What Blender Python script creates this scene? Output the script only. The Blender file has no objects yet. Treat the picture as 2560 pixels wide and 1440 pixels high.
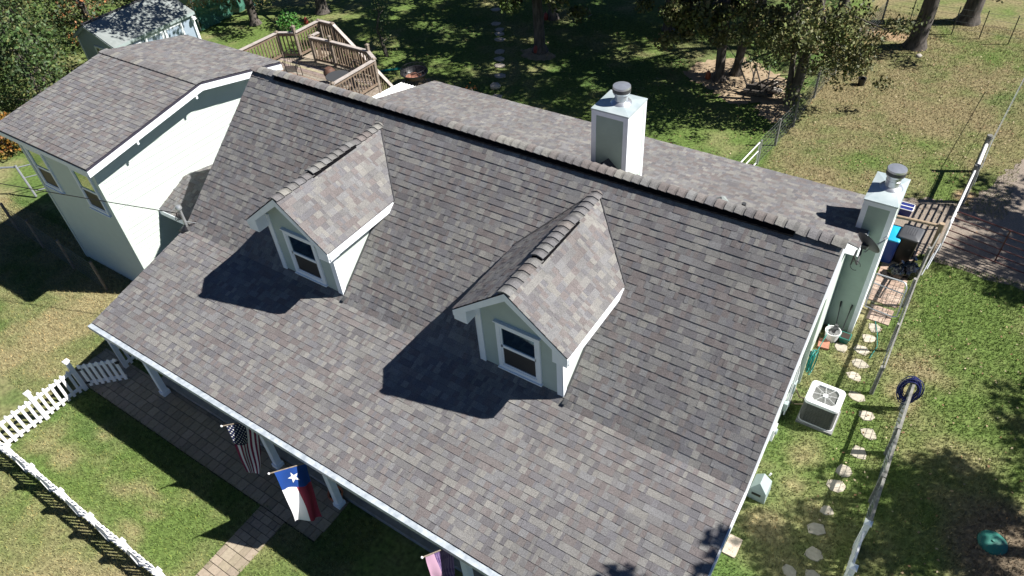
import bpy, math, random
import numpy as np
from mathutils import Vector, Matrix
R = math.radians
random.seed(7); rng = np.random.default_rng(11)
SC = bpy.context.scene; COL = SC.collection

# ------------------------------------------------------------------ camera, sky, sun, exposure
cam_d = bpy.data.cameras.new('camera'); cam = bpy.data.objects.new('camera', cam_d); COL.objects.link(cam)
cam.location = (16.239, -11.147, 14.873); cam.rotation_euler = (R(47.138), R(3.644), R(33.333))
cam_d.sensor_width = 36; cam_d.lens = 36 * 1807.4 / 2560; cam_d.clip_end = 2000; cam_d.clip_start = .1
SC.camera = cam
SUN = Vector((.605, .301, .737)).normalized()
w = bpy.data.worlds.new('World'); SC.world = w; w.use_nodes = True
nt = w.node_tree; bg = nt.nodes['Background']
sky = nt.nodes.new('ShaderNodeTexSky'); sky.sky_type = 'NISHITA'; sky.sun_disc = False
sky.sun_elevation = R(47.5); sky.sun_rotation = R(90 - 26.45); sky.air_density = .5; sky.dust_density = 0; sky.ozone_density = 6
nt.links.new(sky.outputs[0], bg.inputs[0]); bg.inputs[1].default_value = .05
sl = bpy.data.lights.new('sun', 'SUN'); sl.energy = 5.0; sl.angle = R(.55); sl.color = (1, .96, .9)
so = bpy.data.objects.new('sun', sl); COL.objects.link(so); so.rotation_euler = SUN.to_track_quat('Z', 'Y').to_euler()
SC.view_settings.view_transform = 'Standard'; SC.view_settings.look = 'None'; SC.view_settings.exposure = 1.0; SC.view_settings.gamma = 1
SC.cycles.max_bounces = 5; SC.cycles.diffuse_bounces = 3; SC.cycles.glossy_bounces = 3

# ------------------------------------------------------------------ helpers
class MB:
    def __init__(s): s.v = []; s.f = []; s.c = []
    def add(s, vs, fs, col=None):
        b = len(s.v); s.v += [tuple(p) for p in vs]
        for f in fs: s.f.append(tuple(b + i for i in f)); s.c.append(col)
        return s
    def box(s, c, d, rz=0, col=None, M=None):
        x, y, z = d[0] / 2, d[1] / 2, d[2] / 2
        vs = [Vector((i * x, j * y, k * z)) for k in (-1, 1) for j in (-1, 1) for i in (-1, 1)]
        m = Matrix.Translation(c) @ (M if M is not None else Matrix.Rotation(rz, 4, 'Z'))
        return s.add([m @ p for p in vs], [(0, 2, 3, 1), (4, 5, 7, 6), (0, 1, 5, 4), (2, 6, 7, 3), (0, 4, 6, 2), (1, 3, 7, 5)], col)
    def bb(s, x0, x1, y0, y1, z0, z1, col=None):
        return s.box(((x0 + x1) / 2, (y0 + y1) / 2, (z0 + z1) / 2), (x1 - x0, y1 - y0, z1 - z0), col=col)
    def bar(s, a, b, wd, ht, up=(0, 0, 1), col=None):
        a = Vector(a); b = Vector(b); d = b - a; L = d.length; d.normalize(); up = Vector(up)
        sd = d.cross(up)
        if sd.length < 1e-4: sd = d.cross(Vector((1, 0, 0)))
        sd.normalize(); u = sd.cross(d); vs = []
        for p in (a, b):
            for i, j in ((-1, -1), (1, -1), (1, 1), (-1, 1)): vs.append(p + sd * (i * wd / 2) + u * (j * ht / 2))
        return s.add(vs, [(3, 2, 1, 0), (4, 5, 6, 7), (0, 1, 5, 4), (1, 2, 6, 5), (2, 3, 7, 6), (3, 0, 4, 7)], col)
    def tube(s, pts, r, n=8, cap=True, col=None, closed=False):
        pts = [Vector(p) for p in pts]; rs = r if isinstance(r, (list, tuple)) else [r] * len(pts); N = len(pts)
        vs = []; fs = []; prev = None
        for i, p in enumerate(pts):
            a = pts[(i - 1) % N] if (closed or i) else p; b = pts[(i + 1) % N] if (closed or i < N - 1) else p
            d = (b - a)
            if d.length < 1e-9: d = Vector((0, 0, 1))
            d.normalize()
            if prev is None: u = d.orthogonal().normalized()
            else:
                u = prev - d * prev.dot(d)
                u = u.normalized() if u.length > 1e-6 else d.orthogonal().normalized()
            prev = u; q = d.cross(u)
            for k in range(n):
                t = 2 * math.pi * k / n; vs.append(p + (u * math.cos(t) + q * math.sin(t)) * rs[i])
        for i in range(N if closed else N - 1):
            j = (i + 1) % N
            for k in range(n):
                l = (k + 1) % n; fs.append((i * n + k, i * n + l, j * n + l, j * n + k))
        if cap and not closed: fs += [tuple(range(n - 1, -1, -1)), tuple((N - 1) * n + k for k in range(n))]
        return s.add(vs, fs, col)
    def cyl(s, a, b, r, r2=None, n=16, col=None): return s.tube([a, b], [r, r if r2 is None else r2], n, col=col)
    def lathe(s, c, prof, n=24, col=None, M=None):
        vs = []; fs = []
        m = Matrix.Translation(c) @ (M if M is not None else Matrix())
        for r, z in prof:
            for k in range(n):
                t = 2 * math.pi * k / n; vs.append(m @ Vector((r * math.cos(t), r * math.sin(t), z)))
        for i in range(len(prof) - 1):
            for k in range(n):
                l = (k + 1) % n; fs.append((i * n + k, i * n + l, (i + 1) * n + l, (i + 1) * n + k))
        return s.add(vs, fs, col)
    def prism(s, poly, axis, a, b, col=None):
        # poly of 2D points; axis 'x': (y,z), 'y': (x,z), 'z': (x,y)
        f = {'x': lambda p, t: (t, p[0], p[1]), 'y': lambda p, t: (p[0], t, p[1]), 'z': lambda p, t: (p[0], p[1], t)}[axis]
        n = len(poly); vs = [f(p, a) for p in poly] + [f(p, b) for p in poly]
        fs = [tuple(range(n - 1, -1, -1)), tuple(range(n, 2 * n))] + [(i, (i + 1) % n, n + (i + 1) % n, n + i) for i in range(n)]
        return s.add(vs, fs, col)
    def quad(s, a, b, c, d, col=None): return s.add([a, b, c, d], [(0, 1, 2, 3)], col)

def link_mesh(name, me, parent=None):
    o = bpy.data.objects.new(name, me); COL.objects.link(o)
    if parent is not None:
        o.parent = parent; o.matrix_parent_inverse = world_of(parent).inverted()
    return o
def world_of(o):
    m = o.matrix_basis.copy()
    while o.parent is not None:
        m = o.parent.matrix_basis @ o.matrix_parent_inverse @ m if False else (world_of(o.parent) @ o.matrix_parent_inverse @ o.matrix_basis); break
    return m
def obj(name, mb, mat, parent=None, smooth=False, recalc=True):
    me = bpy.data.meshes.new(name); me.from_pydata(mb.v, [], mb.f)
    if any(c is not None for c in mb.c):
        at = me.color_attributes.new('col', 'FLOAT_COLOR', 'CORNER')
        arr = np.ones((len(me.loops), 4), np.float32); i = 0
        for f, c in zip(mb.f, mb.c):
            if c is not None: arr[i:i + len(f), :3] = c
            i += len(f)
        at.data.foreach_set('color', arr.ravel())
    me.materials.append(mat)
    if recalc:
        import bmesh
        bm = bmesh.new(); bm.from_mesh(me); bmesh.ops.recalc_face_normals(bm, faces=bm.faces); bm.to_mesh(me); bm.free()
    if smooth:
        me.polygons.foreach_set('use_smooth', [True] * len(me.polygons))
        try: me.set_sharp_from_angle(angle=R(40))
        except Exception: pass
    return link_mesh(name, me, parent)
def npmesh(name, V, F, mat, col=None, parent=None):
    """V (n,3), F (m,k) equal sized faces, col (m,3) face colours"""
    me = bpy.data.meshes.new(name); n, m, k = len(V), len(F), F.shape[1]
    me.vertices.add(n); me.vertices.foreach_set('co', np.ascontiguousarray(V, np.float32).ravel())
    me.loops.add(m * k); me.loops.foreach_set('vertex_index', np.ascontiguousarray(F, np.int32).ravel())
    me.polygons.add(m); me.polygons.foreach_set('loop_start', np.arange(0, m * k, k, dtype=np.int32))
    try: me.polygons.foreach_set('loop_total', np.full(m, k, np.int32))
    except Exception: pass
    me.update(calc_edges=True)
    if col is not None:
        at = me.color_attributes.new('col', 'FLOAT_COLOR', 'CORNER')
        a = np.ones((m, k, 4), np.float32); a[:, :, :3] = col[:, None, :]; at.data.foreach_set('color', a.ravel())
    me.materials.append(mat)
    return link_mesh(name, me, parent)
def tag(o, label=None, cat=None, group=None, kind=None):
    if label: o['label'] = label
    if cat: o['category'] = cat
    if group: o['group'] = group
    if kind: o['kind'] = kind
    return o
def thing(name, label, cat, loc=(0, 0, 0), group=None):
    o = bpy.data.objects.new(name, None); COL.objects.link(o); o.location = loc; o.empty_display_size = .2
    return tag(o, label, cat, group)

# ------------------------------------------------------------------ materials
def mat(name, base=(.5, .5, .5), rough=.6, metal=0, spec=.5, vcol=False, var=0, vscale=8, bump=0, bscale=60, base2=None, detail=4, lap=0, stretch=None, trans=0, var2=0, v2scale=.7):
    m = bpy.data.materials.new(name); m.use_nodes = True; t = m.node_tree; N = t.nodes; L = t.links
    b = N['Principled BSDF']; b.inputs['Roughness'].default_value = rough; b.inputs['Metallic'].default_value = metal
    b.inputs['Specular IOR Level'].default_value = spec; b.inputs['Base Color'].default_value = (*base, 1)
    if trans: b.inputs['Transmission Weight'].default_value = trans
    co = N.new('ShaderNodeTexCoord'); vec = co.outputs['Object']
    if stretch:
        mp = N.new('ShaderNodeMapping'); mp.inputs['Scale'].default_value = stretch; L.new(vec, mp.inputs[0]); vec = mp.outputs[0]
    src = None
    if vcol:
        a = N.new('ShaderNodeAttribute'); a.attribute_name = 'col'; src = a.outputs['Color']
    if var or base2:
        nz = N.new('ShaderNodeTexNoise'); nz.inputs['Scale'].default_value = vscale; nz.inputs['Detail'].default_value = detail; L.new(vec, nz.inputs['Vector'])
        if base2:
            mr = N.new('ShaderNodeMapRange'); mr.inputs[1].default_value = .35; mr.inputs[2].default_value = .65; L.new(nz.outputs['Fac'], mr.inputs[0])
            mx = N.new('ShaderNodeMix'); mx.data_type = 'RGBA'; mx.inputs['A'].default_value = (*base, 1); mx.inputs['B'].default_value = (*base2, 1)
            L.new(mr.outputs[0], mx.inputs['Factor']); src = mx.outputs['Result']
        else:
            mr = N.new('ShaderNodeMapRange'); mr.inputs[1].default_value = .3; mr.inputs[2].default_value = .7
            mr.inputs[3].default_value = 1 - var; mr.inputs[4].default_value = 1 + var; L.new(nz.outputs['Fac'], mr.inputs[0])
            mx = N.new('ShaderNodeMix'); mx.data_type = 'RGBA'; mx.blend_type = 'MULTIPLY'; mx.inputs['Factor'].default_value = 1
            if src is not None: L.new(src, mx.inputs['A'])
            else: mx.inputs['A'].default_value = (*base, 1)
            L.new(mr.outputs[0], mx.inputs['B']); src = mx.outputs['Result']
    if var2 and src is not None:   # broad weathering
        n2 = N.new('ShaderNodeTexNoise'); n2.inputs['Scale'].default_value = v2scale; n2.inputs['Detail'].default_value = 4; L.new(co.outputs['Object'], n2.inputs['Vector'])
        m2 = N.new('ShaderNodeMapRange'); m2.inputs[1].default_value = .3; m2.inputs[2].default_value = .7; m2.inputs[3].default_value = 1 - var2; m2.inputs[4].default_value = 1 + var2; L.new(n2.outputs['Fac'], m2.inputs[0])
        x2 = N.new('ShaderNodeMix'); x2.data_type = 'RGBA'; x2.blend_type = 'MULTIPLY'; x2.inputs['Factor'].default_value = 1; L.new(src, x2.inputs['A']); L.new(m2.outputs[0], x2.inputs['B']); src = x2.outputs['Result']
    if src is not None: L.new(src, b.inputs['Base Color'])
    h = None
    if bump:
        bz = N.new('ShaderNodeTexNoise'); bz.inputs['Scale'].default_value = bscale; bz.inputs['Detail'].default_value = 3; L.new(vec, bz.inputs['Vector']); h = bz.outputs['Fac']
    if lap:
        sp = N.new('ShaderNodeSeparateXYZ'); L.new(co.outputs['Object'], sp.inputs[0])
        dv = N.new('ShaderNodeMath'); dv.operation = 'DIVIDE'; dv.inputs[1].default_value = lap; L.new(sp.outputs['Z'], dv.inputs[0])
        fr = N.new('ShaderNodeMath'); fr.operation = 'FRACT'; L.new(dv.outputs[0], fr.inputs[0])
        iv = N.new('ShaderNodeMath'); iv.operation = 'SUBTRACT'; iv.inputs[0].default_value = 1; L.new(fr.outputs[0], iv.inputs[1]); h = iv.outputs[0]
    if h is not None:
        bp = N.new('ShaderNodeBump'); bp.inputs['Strength'].default_value = bump if bump else .5; bp.inputs['Distance'].default_value = .012 if lap else .01
        L.new(h, bp.inputs['Height']); L.new(bp.outputs[0], b.inputs['Normal'])
    return m
M = {}
M['shingle'] = mat('shingle', vcol=True, rough=.92, spec=.2, var=.30, vscale=55, detail=6, bump=.6, bscale=160, var2=.09, v2scale=.9)
M['vent'] = mat('ridge_vent_plastic', (.005, .005, .006), .95, spec=.05)
M['felt'] = mat('roof_edge', (.05, .05, .055), .8)
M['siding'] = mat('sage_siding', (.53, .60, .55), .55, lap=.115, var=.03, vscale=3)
M['chimney_shaded_sage'] = mat('chimney_shaded_siding', (.31, .395, .34), .55, lap=.115, var=.06, vscale=3)  # sage darkened: shade of the chimney front is put into the colour
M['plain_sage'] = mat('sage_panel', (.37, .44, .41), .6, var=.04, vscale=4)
M['trim'] = mat('white_trim', (.76, .80, .84), .5, var=.04, vscale=5)
M['gutter'] = mat('gutter_metal', (.27, .31, .35), .5, base2=(.42, .46, .50), vscale=9)
M['chase'] = mat('galvanised_chase', (.36, .43, .45), .4, metal=.2, base2=(.46, .52, .53), vscale=3)
M['flue'] = mat('flue_steel', (.55, .57, .60), .3, metal=.75, var=.1)
M['black'] = mat('black_metal', (.012, .012, .014), .45)
M['darkgrey'] = mat('dark_grey', (.05, .052, .055), .5)
M['glass'] = mat('dark_glass', (.012, .016, .02), .06, spec=.6)
M['mirror'] = mat('coated_glass', (.34, .50, .34), .04, metal=1)  # green of the reflected lawn is put into the pane colour
M['reflect_teal'] = mat('reflect_teal_glass', (.20, .31, .35), .05, metal=1)  # teal stands for reflected sky and lawn, painted into the pane
M['screen'] = mat('window_screen', (.022, .022, .024), .5)
M['concrete'] = mat('concrete', (.22, .22, .22), .85, var=.15, vscale=5)
M['paver'] = mat('paver', vcol=True, rough=.9, var=.12, vscale=20, bump=.3, bscale=50)
M['white_paint'] = mat('white_vinyl', (.80, .80, .80), .4, var=.03)
M['wood'] = mat('weathered_wood', (.15, .12, .09), .8, base2=(.23, .19, .155), vscale=6, stretch=(2, 2, 2), bump=.3)
M['deckwood'] = mat('deck_boards', base=(.2, .2, .2), vcol=True, rough=.8, var=.3, vscale=7)
M['railcap'] = mat('sunlit_rail', (.30, .265, .24), .8, base2=(.40, .36, .335), vscale=6, bump=.3)  # paler than the deck wood: sun on the rail tops put into colour
M['baluster'] = mat('baluster_wood', (.135, .095, .065), .8, base2=(.19, .14, .10), vscale=6)
M['greywood'] = mat('grey_fence_wood', (.12, .12, .11), .85, base2=(.22, .215, .20), vscale=10, bump=.4)
M['tanwood'] = mat('tan_post', (.32, .24, .16), .8, var=.2, vscale=8)
M['bark'] = mat('bark', (.045, .038, .032), .95, base2=(.115, .10, .088), vscale=9, bump=1, bscale=14, stretch=(1, 1, .25))
M['leaf'] = mat('leaf', vcol=True, rough=.6, spec=.35)
M['galv'] = mat('galvanised_steel', (.42, .44, .45), .4, metal=.6, var=.1)
M['wire'] = mat('fence_wire', (.16, .18, .18), .5, metal=.5)
M['rust'] = mat('red_oxide_pipe', (.075, .022, .02), .6, var=.2)
M['ac_metal'] = mat('unit_louvre', (.11, .113, .108), .55, var=.1)
M['ac_top'] = mat('unit_top', (.66, .67, .67), .45)
M['gray_green'] = mat('pedestal_paint', (.30, .36, .36), .5, var=.06)
M['stone'] = mat('flagstone', vcol=True, rough=.9, var=.14, vscale=12, bump=.4, bscale=30)
M['bin_black'] = mat('black_bin', (.012, .013, .014), .4)
M['bin_lid'] = mat('bin_lid', (.065, .068, .075), .5)
M['cyan'] = mat('blue_lid', (.02, .38, .62), .4)
M['blue'] = mat('blue_plastic', (.012, .05, .26), .4)
M['navy'] = mat('navy_crate', (.015, .025, .16), .4)
M['bag'] = mat('bin_bag', (.01, .01, .012), .18, spec=.8)
M['hose_green'] = mat('green_hose', (.0, .17, .14), .4)
M['hose_blue'] = mat('blue_hose', (.015, .02, .12), .4)
M['terracotta'] = mat('terracotta', (.42, .14, .075), .8)
M['soil'] = mat('soil', (.03, .022, .016), .95)
M['disc'] = mat('green_disc', (.02, .14, .11), .5, var=.08)
M['cloth'] = mat('flag_cloth', vcol=True, rough=.85, spec=.2)
M['fascia_purple'] = mat('shingle_edge', (.03, .028, .045), .8)
M['shedroof'] = mat('shed_roof', (.19, .215, .21), .85, base2=(.23, .255, .25), vscale=6)
M['shedblue'] = mat('shed_siding', (.28, .35, .43), .6, var=.04)
M['corr'] = mat('corrugated_white', (.78, .79, .79), .4)
M['net'] = mat('green_net', (.05, .17, .12), .7)
M['net'].node_tree.nodes['Principled BSDF'].inputs['Alpha'].default_value = .8
M['orange'] = mat('orange_plastic', (.28, .07, .025), .5)
M['redm'] = mat('red_plastic', (.20, .03, .025), .5)
M['brick'] = mat('brick_slab', (.33, .15, .10), .9, var=.15)
M['palegreen_pipe'] = mat('painted_pipe', (.36, .42, .36), .5)
M['ground'] = mat('grass_ground', vcol=True, rough=.95, spec=.1, var=.42, vscale=9, bump=.9, bscale=35, detail=8)
M['blade'] = mat('grass_blade', vcol=True, rough=.7, spec=.25)
M['litter'] = mat('fallen_leaf', vcol=True, rough=.8)
M['gravel'] = mat('gravel', (.155, .125, .10), .95, base2=(.27, .23, .19), vscale=28, bump=1, bscale=40, detail=8)
M['sand'] = mat('bare_sand', (.34, .26, .17), .95, base2=(.24, .18, .115), vscale=3, bump=.8, bscale=12, detail=8)
M['brown_pot'] = mat('rusty_iron', (.09, .045, .03), .7, var=.2)

# ------------------------------------------------------------------ shingles
PAL = np.array([(.192, .185, .166), (.168, .163, .150), (.138, .134, .130), (.130, .112, .106), (.110, .104, .106), (.143, .127, .119), (.122, .119, .124), (.155, .154, .152)])
_g = PAL.mean(1, keepdims=True); PAL = (_g.mean() + (_g - _g.mean()) * .82 + (PAL - _g) * .8) * 1.10
PW = np.array([.10, .15, .17, .15, .13, .10, .10, .10])
def shingles(mb, O, U, V, ul, vl, expo=.143, seed=0):
    """rows of laminated tabs on the plane O + u*U + v*V (V up slope), each lifted at its butt edge"""
    r = np.random.default_rng(seed); O = Vector(O); U = Vector(U).normalized(); V = Vector(V).normalized(); Nn = U.cross(V).normalized()
    if Nn.z < 0: Nn = -Nn
    nrow = int(math.ceil(vl / expo))
    for i in range(nrow):
        v0 = i * expo; v1 = min(vl, v0 + expo + .004); u = 0.0
        wob = r.normal(0, .0016)
        while u < ul - 1e-4:
            wd = float(r.choice([.06, .09, .12, .16, .27], p=[.2, .28, .27, .15, .10])) * r.uniform(.85, 1.15)
            u2 = min(ul, u + wd)
            if ul - u2 < .04: u2 = ul
            thick = r.random() < .55
            h0 = (.017 if thick else .011) + wob; h1 = .004 + (.004 if thick else 0)
            c = PAL[r.choice(8, p=PW)] * r.uniform(.92, 1.08) * np.array((1.0, 1.0, 1.03))
            P = lambda a, b, h: O + U * a + V * b + Nn * h
            A, B, C_, D = P(u, v0, h0), P(u2, v0, h0), P(u2, v1, h1), P(u, v1, h1)
            mb.add([A, B, C_, D, P(u, v0, -.004), P(u2, v0, -.004)], [(0, 1, 2, 3), (4, 5, 1, 0)], tuple(c))
            u = u2
def caps(mb, a, b, dl, dr, half=.15, lift=.0, expo=.19, seed=3):
    """overlapping ridge cap pieces from a to b; dl/dr unit vectors down either slope"""
    r = np.random.default_rng(seed); a = Vector(a); b = Vector(b); d = (b - a); L = d.length; d.normalize(); dl = Vector(dl); dr = Vector(dr); dl.z *= .55; dr.z *= .55; dl.normalize(); dr.normalize()
    n = int(L / expo); e = L / n
    for i in range(n):
        c = tuple(PAL[r.choice(8, p=PW)] * r.uniform(.97, 1.12)); ring = []
        for t, h in ((i * e - .0, .036), (i * e + .68 * e, .020), ((i + 1) * e + .03, .010)):
            p = a + d * t; up = Vector((0, 0, 1)); q = []
            for s_, k in ((dl, half), (dl, half * .35), (None, 0), (dr, half * .35), (dr, half)):
                base = p + (s_ * k if s_ is not None else Vector()) + up * (lift + h - (.012 if s_ is None else 0))
                q.append(base)
            ring.append(q)
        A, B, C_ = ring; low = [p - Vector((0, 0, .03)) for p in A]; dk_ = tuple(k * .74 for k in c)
        mb.add(A + B + low, [(k, k + 1, 5 + k + 1, 5 + k) for k in range(4)] + [(10 + k, 10 + k + 1, k + 1, k) for k in range(4)], c)
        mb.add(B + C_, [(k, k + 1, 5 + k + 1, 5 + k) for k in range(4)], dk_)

# ------------------------------------------------------------------ ground
def vnoise(x, y, sc, seed):
    r = np.random.default_rng(seed); g = r.random((256, 256)); X = x / sc; Y = y / sc
    xi = np.floor(X).astype(int); yi = np.floor(Y).astype(int); fx = X - xi; fy = Y - yi
    fx = fx * fx * (3 - 2 * fx); fy = fy * fy * (3 - 2 * fy)
    G = lambda a, b: g[a % 256, b % 256]
    return (G(xi, yi) * (1 - fx) + G(xi + 1, yi) * fx) * (1 - fy) + (G(xi, yi + 1) * (1 - fx) + G(xi + 1, yi + 1) * fx) * fy
def fbm(x, y, sc, seed):
    return sum(vnoise(x, y, sc / 2 ** i, seed + i) * .5 ** i for i in range(5)) / 1.94
def blob(x, y, cx, cy, rx, ry): return np.clip(1.3 - np.hypot((x - cx) / rx, (y - cy) / ry), 0, 1)
def sm(a, lo, hi):
    t = np.clip((a - lo) / (hi - lo), 0, 1); return t * t * (3 - 2 * t)
def ground_color(x, y):
    n1 = fbm(x, y, 2.2, 1); n2 = fbm(x + 50, y + 9, .7, 31); n3 = fbm(x + 7, y + 70, 5, 61); n4 = fbm(x, y, .35, 91)
    dry = .30 + 0 * x
    left = (y < -3.5) & (x < -1.4) | (y < -9.8)
    dry = np.where(left, .62, dry)
    yard = (y > -9.8) & (y < -6) & (x > -1.5)
    dry = np.where(yard, .27, dry)
    dry = np.where((x > 16.2) & (y < 9.5), .33, dry)
    field = (x > 10.9) & (x < 19) & (y > 10.5)
    dry = np.where(field, .68, dry)
    dry = np.where((x <= 10.9) & (y > 6), .20, dry)
    dry = dry - .35 * blob(x, y, 15.5, 13.2, 2.2, 1.6) * field - .2 * blob(x, y, 15.5, 22.5, 4, 2.5) + .25 * blob(x, y, 14.2, 18, 2.5, 2.5)
    dry = dry + .45 * blob(x, y, 18.4, 2.1, 1.0, .8) - .15 * blob(x, y, 18, 6, 2, 3)
    for cx, cy, rx, ry in ((-.9, -9.0, .5, .6), (0, -9.2, .7, .35), (2.2, -8.9, .5, .25), (3.0, -8.6, .6, .18), (3.6, -8.9, .7, .15), (3.5, -9.5, .5, .22), (.4, -8.2, .35, .25), (15.6, -1.9, .5, .4), (15.8, .3, .4, .4), (17.3, 3.3, .45, .35), (15.9, -.6, .35, .25)):
        dry = dry + .55 * blob(x, y, cx, cy, rx, ry)
    d = dry + (n1 - .5) * 1.1 + (n2 - .5) * .8 + (n4 - .5) * .5
    d = sm(d, .0, 1.0)[..., None]
    green = np.array((.097, .145, .038)); lush = np.array((.074, .122, .034)); tan = np.array((.235, .205, .11)); brown = np.array((.125, .098, .055))
    fa = field[..., None] if hasattr(field, 'shape') else field
    dryc = np.where(fa, brown * .42 + tan * .58, tan)
    g = green + (lush - green) * sm(n3, .4, .65)[..., None]
    c = g * (1 - d) + dryc * d
    bare = sm(blob(x, y, 17.2, 12.8, .5, .5) + blob(x, y, 12.4, 24.1, 1.2, .7) + blob(x, y, -4, 25, 1, 1) + (n2 - .5) * .8, .3, .8)[..., None]
    c = c * (1 - bare) + np.array((.33, .24, .15)) * bare
    shade = sm(blob(x, y, 20.2, -.1, 1.6, 1.6) + (n1 - .5), .2, .9)[..., None]     # brown patch in the lower right lawn
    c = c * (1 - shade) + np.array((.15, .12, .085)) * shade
    return c
xs = np.concatenate([np.array([-260, -120, -70, -50]), np.arange(-40, 32, .2), np.array([45, 80, 150, 300])])
ys = np.concatenate([np.array([-150, -60, -30]), np.arange(-16, 40, .2), np.array([55, 90, 160, 300])])
GX, GY = np.meshgrid(xs, ys); nx, ny = len(xs), len(ys)
GZ = np.zeros_like(GX)
V = np.stack([GX, GY, GZ], -1).reshape(-1, 3)
idx = np.arange(nx * ny).reshape(ny, nx)
F = np.stack([idx[:-1, :-1], idx[:-1, 1:], idx[1:, 1:], idx[1:, :-1]], -1).reshape(-1, 4)
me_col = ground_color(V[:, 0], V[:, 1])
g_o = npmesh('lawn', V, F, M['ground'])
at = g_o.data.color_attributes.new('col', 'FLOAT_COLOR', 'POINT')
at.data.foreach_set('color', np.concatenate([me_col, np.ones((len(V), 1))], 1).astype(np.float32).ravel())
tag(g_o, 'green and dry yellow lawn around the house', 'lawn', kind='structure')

def flat_patch(name, pts, z, material, label, cat, jag=.12, seg=8):
    r = random.Random(len(pts) * 17 + int(pts[0][0] * 10)); out = []
    n = len(pts)
    for i in range(n):
        a, b = pts[i], pts[(i + 1) % n]
        for k in range(seg):
            t = k / seg; out.append((a[0] + (b[0] - a[0]) * t + r.uniform(-jag, jag), a[1] + (b[1] - a[1]) * t + r.uniform(-jag, jag), z))
    mb = MB(); mb.add(out, [tuple(range(len(out)))]); o = obj(name, mb, material)
    if o.data.polygons[0].normal.z < 0: o.data.flip_normals()
    return tag(o, label, cat, kind='structure')
flat_patch('gravel_driveway', [(15.2, 9.3), (17, 9.0), (21, 8.6), (30, 8.5), (30, 14), (22, 16), (18.6, 16.2), (17.9, 14.2), (17.4, 12.3), (16.4, 12.2), (15.2, 11.6), (14.6, 10.3)], .004, M['gravel'], 'pale gravel driveway running through the pipe gates', 'driveway')
flat_patch('sandy_ground', [(5.6, 16.8), (6.0, 18.4), (7.4, 19.2), (8.6, 18.6), (10.2, 18.0), (10.6, 15.8), (10.4, 14.5), (9.7, 14.8), (9.2, 15.7), (8.4, 15.2), (7.2, 16.0), (6.4, 16.3)], .006, M['sand'], 'bare pale sandy ground beneath the yard trees', 'sand', jag=.18)
def bed(cx, cy, rx, ry): return [(cx + rx * math.cos(t), cy + ry * math.sin(t)) for t in np.linspace(0, 2 * math.pi, 9)[:-1]]
flat_patch('tree_ring_sand', bed(-1.1, 15.6, .9, .6), .006, M['sand'], 'pale soil ring round the foot of the yard oak', 'soil', jag=.1, seg=4)
flat_patch('fire_pit_sand', bed(-4.2, 10.7, 1.1, .7), .006, M['sand'], 'pale sand round the iron fire pit', 'sand', jag=.1, seg=4)

def pavers(name, rects, label, z=.03, seed=5, pal=((.27, .23, .165), (.30, .255, .19), (.245, .205, .15), (.285, .235, .18)), bw=.31, bh=.205, slant=0):
    r = random.Random(seed); mb = MB()
    for (x0, x1, y0, y1) in rects:
        row = 0; y = y0
        while y < y1 - .05:
            h = bh if r.random() < .6 else bh * 1.5
            h = min(h, y1 - y)
            x = x0 - (row % 2) * bw * .5; row += 1
            while x < x1 - .02:
                wd = bw * (1 if r.random() < .65 else .66); a = max(x, x0); b = min(x + wd, x1)
                if b - a > .04:
                    c = r.choice(pal); k = r.uniform(.88, 1.1); sx = slant * (y - y1)
                    zt = z + r.uniform(-.002, .002)
                    mb.box(((a + b) / 2 + sx, y + h / 2, zt / 2), (b - a - .014, h - .014, zt), col=tuple(q * k for q in c))
                x += wd
            y += h
    o = obj(name, mb, M['paver']); return tag(o, label, 'path', kind='structure')
pavers('brick_path', [(-2.3, 7.35, -7.42, -6.26), (5.6, 6.42, -10.6, -7.43)], 'tan paver path along the porch and down to the yard', slant=-.03, bw=.27, bh=.18)
flat_patch('path_joint_sand', [(-2.3, -7.43), (7.35, -7.43), (7.35, -6.26), (-2.3, -6.26)], .006, M['soil'], 'dark sand bed under the porch path', 'path bed', jag=.01, seg=2)
flat_patch('spur_joint_sand', [(5.70, -10.6), (6.51, -10.6), (6.41, -7.45), (5.61, -7.45)], .006, M['soil'], 'dark sand bed under the path spur', 'path bed', jag=.01, seg=2)
pavers('side_paving', [(15.72, 16.55, 6.35, 9.2), (15.9, 16.5, 5.55, 6.2)], 'pinkish paver pad behind the chimney by the bins', pal=((.36, .26, .20), (.33, .245, .195), (.38, .29, .23)), bw=.4, bh=.2, seed=9)

# ------------------------------------------------------------------ main house
LX = 15.29
house = thing('house', 'large sage house with grey shingle cape roof and two dormers', 'house', (7.6, 0, 0))
zr, yb, zb, ye, ze = 6.49, 3.64, 3.52, 6.82, 2.75
zb2, ye2, ze2 = 3.68, 7.05, 2.85
def zroof(y):
    if y < -yb: return zb + (y + yb) * (zb - ze) / (ye - yb)
    if y < 0: return zr + y * (zr - zb) / yb
    if y < yb: return zr - y * (zr - zb2) / yb
    return zb2 - (y - yb) * (zb2 - ze2) / (ye2 - yb)
prof = [(-4.0, 0.0)] + [(y, zroof(y) - .13) for y in (-4.0, -yb, 0, yb, 6.6)] + [(6.6, 0)]
wl = MB().prism(prof, 'x', .3, 14.99); wall = obj('wall', wl, M['siding'], house)
mb = MB()
def slab(mb, pts, th=.1):
    """thin sheet under a roof plane"""
    up = (Vector(pts[1]) - Vector(pts[0])).cross(Vector(pts[2]) - Vector(pts[0])).normalized()
    if up.z < 0: up = -up
    lo = [Vector(p) - up * .012 for p in pts]; hi = [p - up * th for p in lo]
    mb.add(lo + hi, [(0, 1, 2, 3), (7, 6, 5, 4), (0, 4, 5, 1), (1, 5, 6, 2), (2, 6, 7, 3), (3, 7, 4, 0)])
X = (1, 0, 0)
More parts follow.
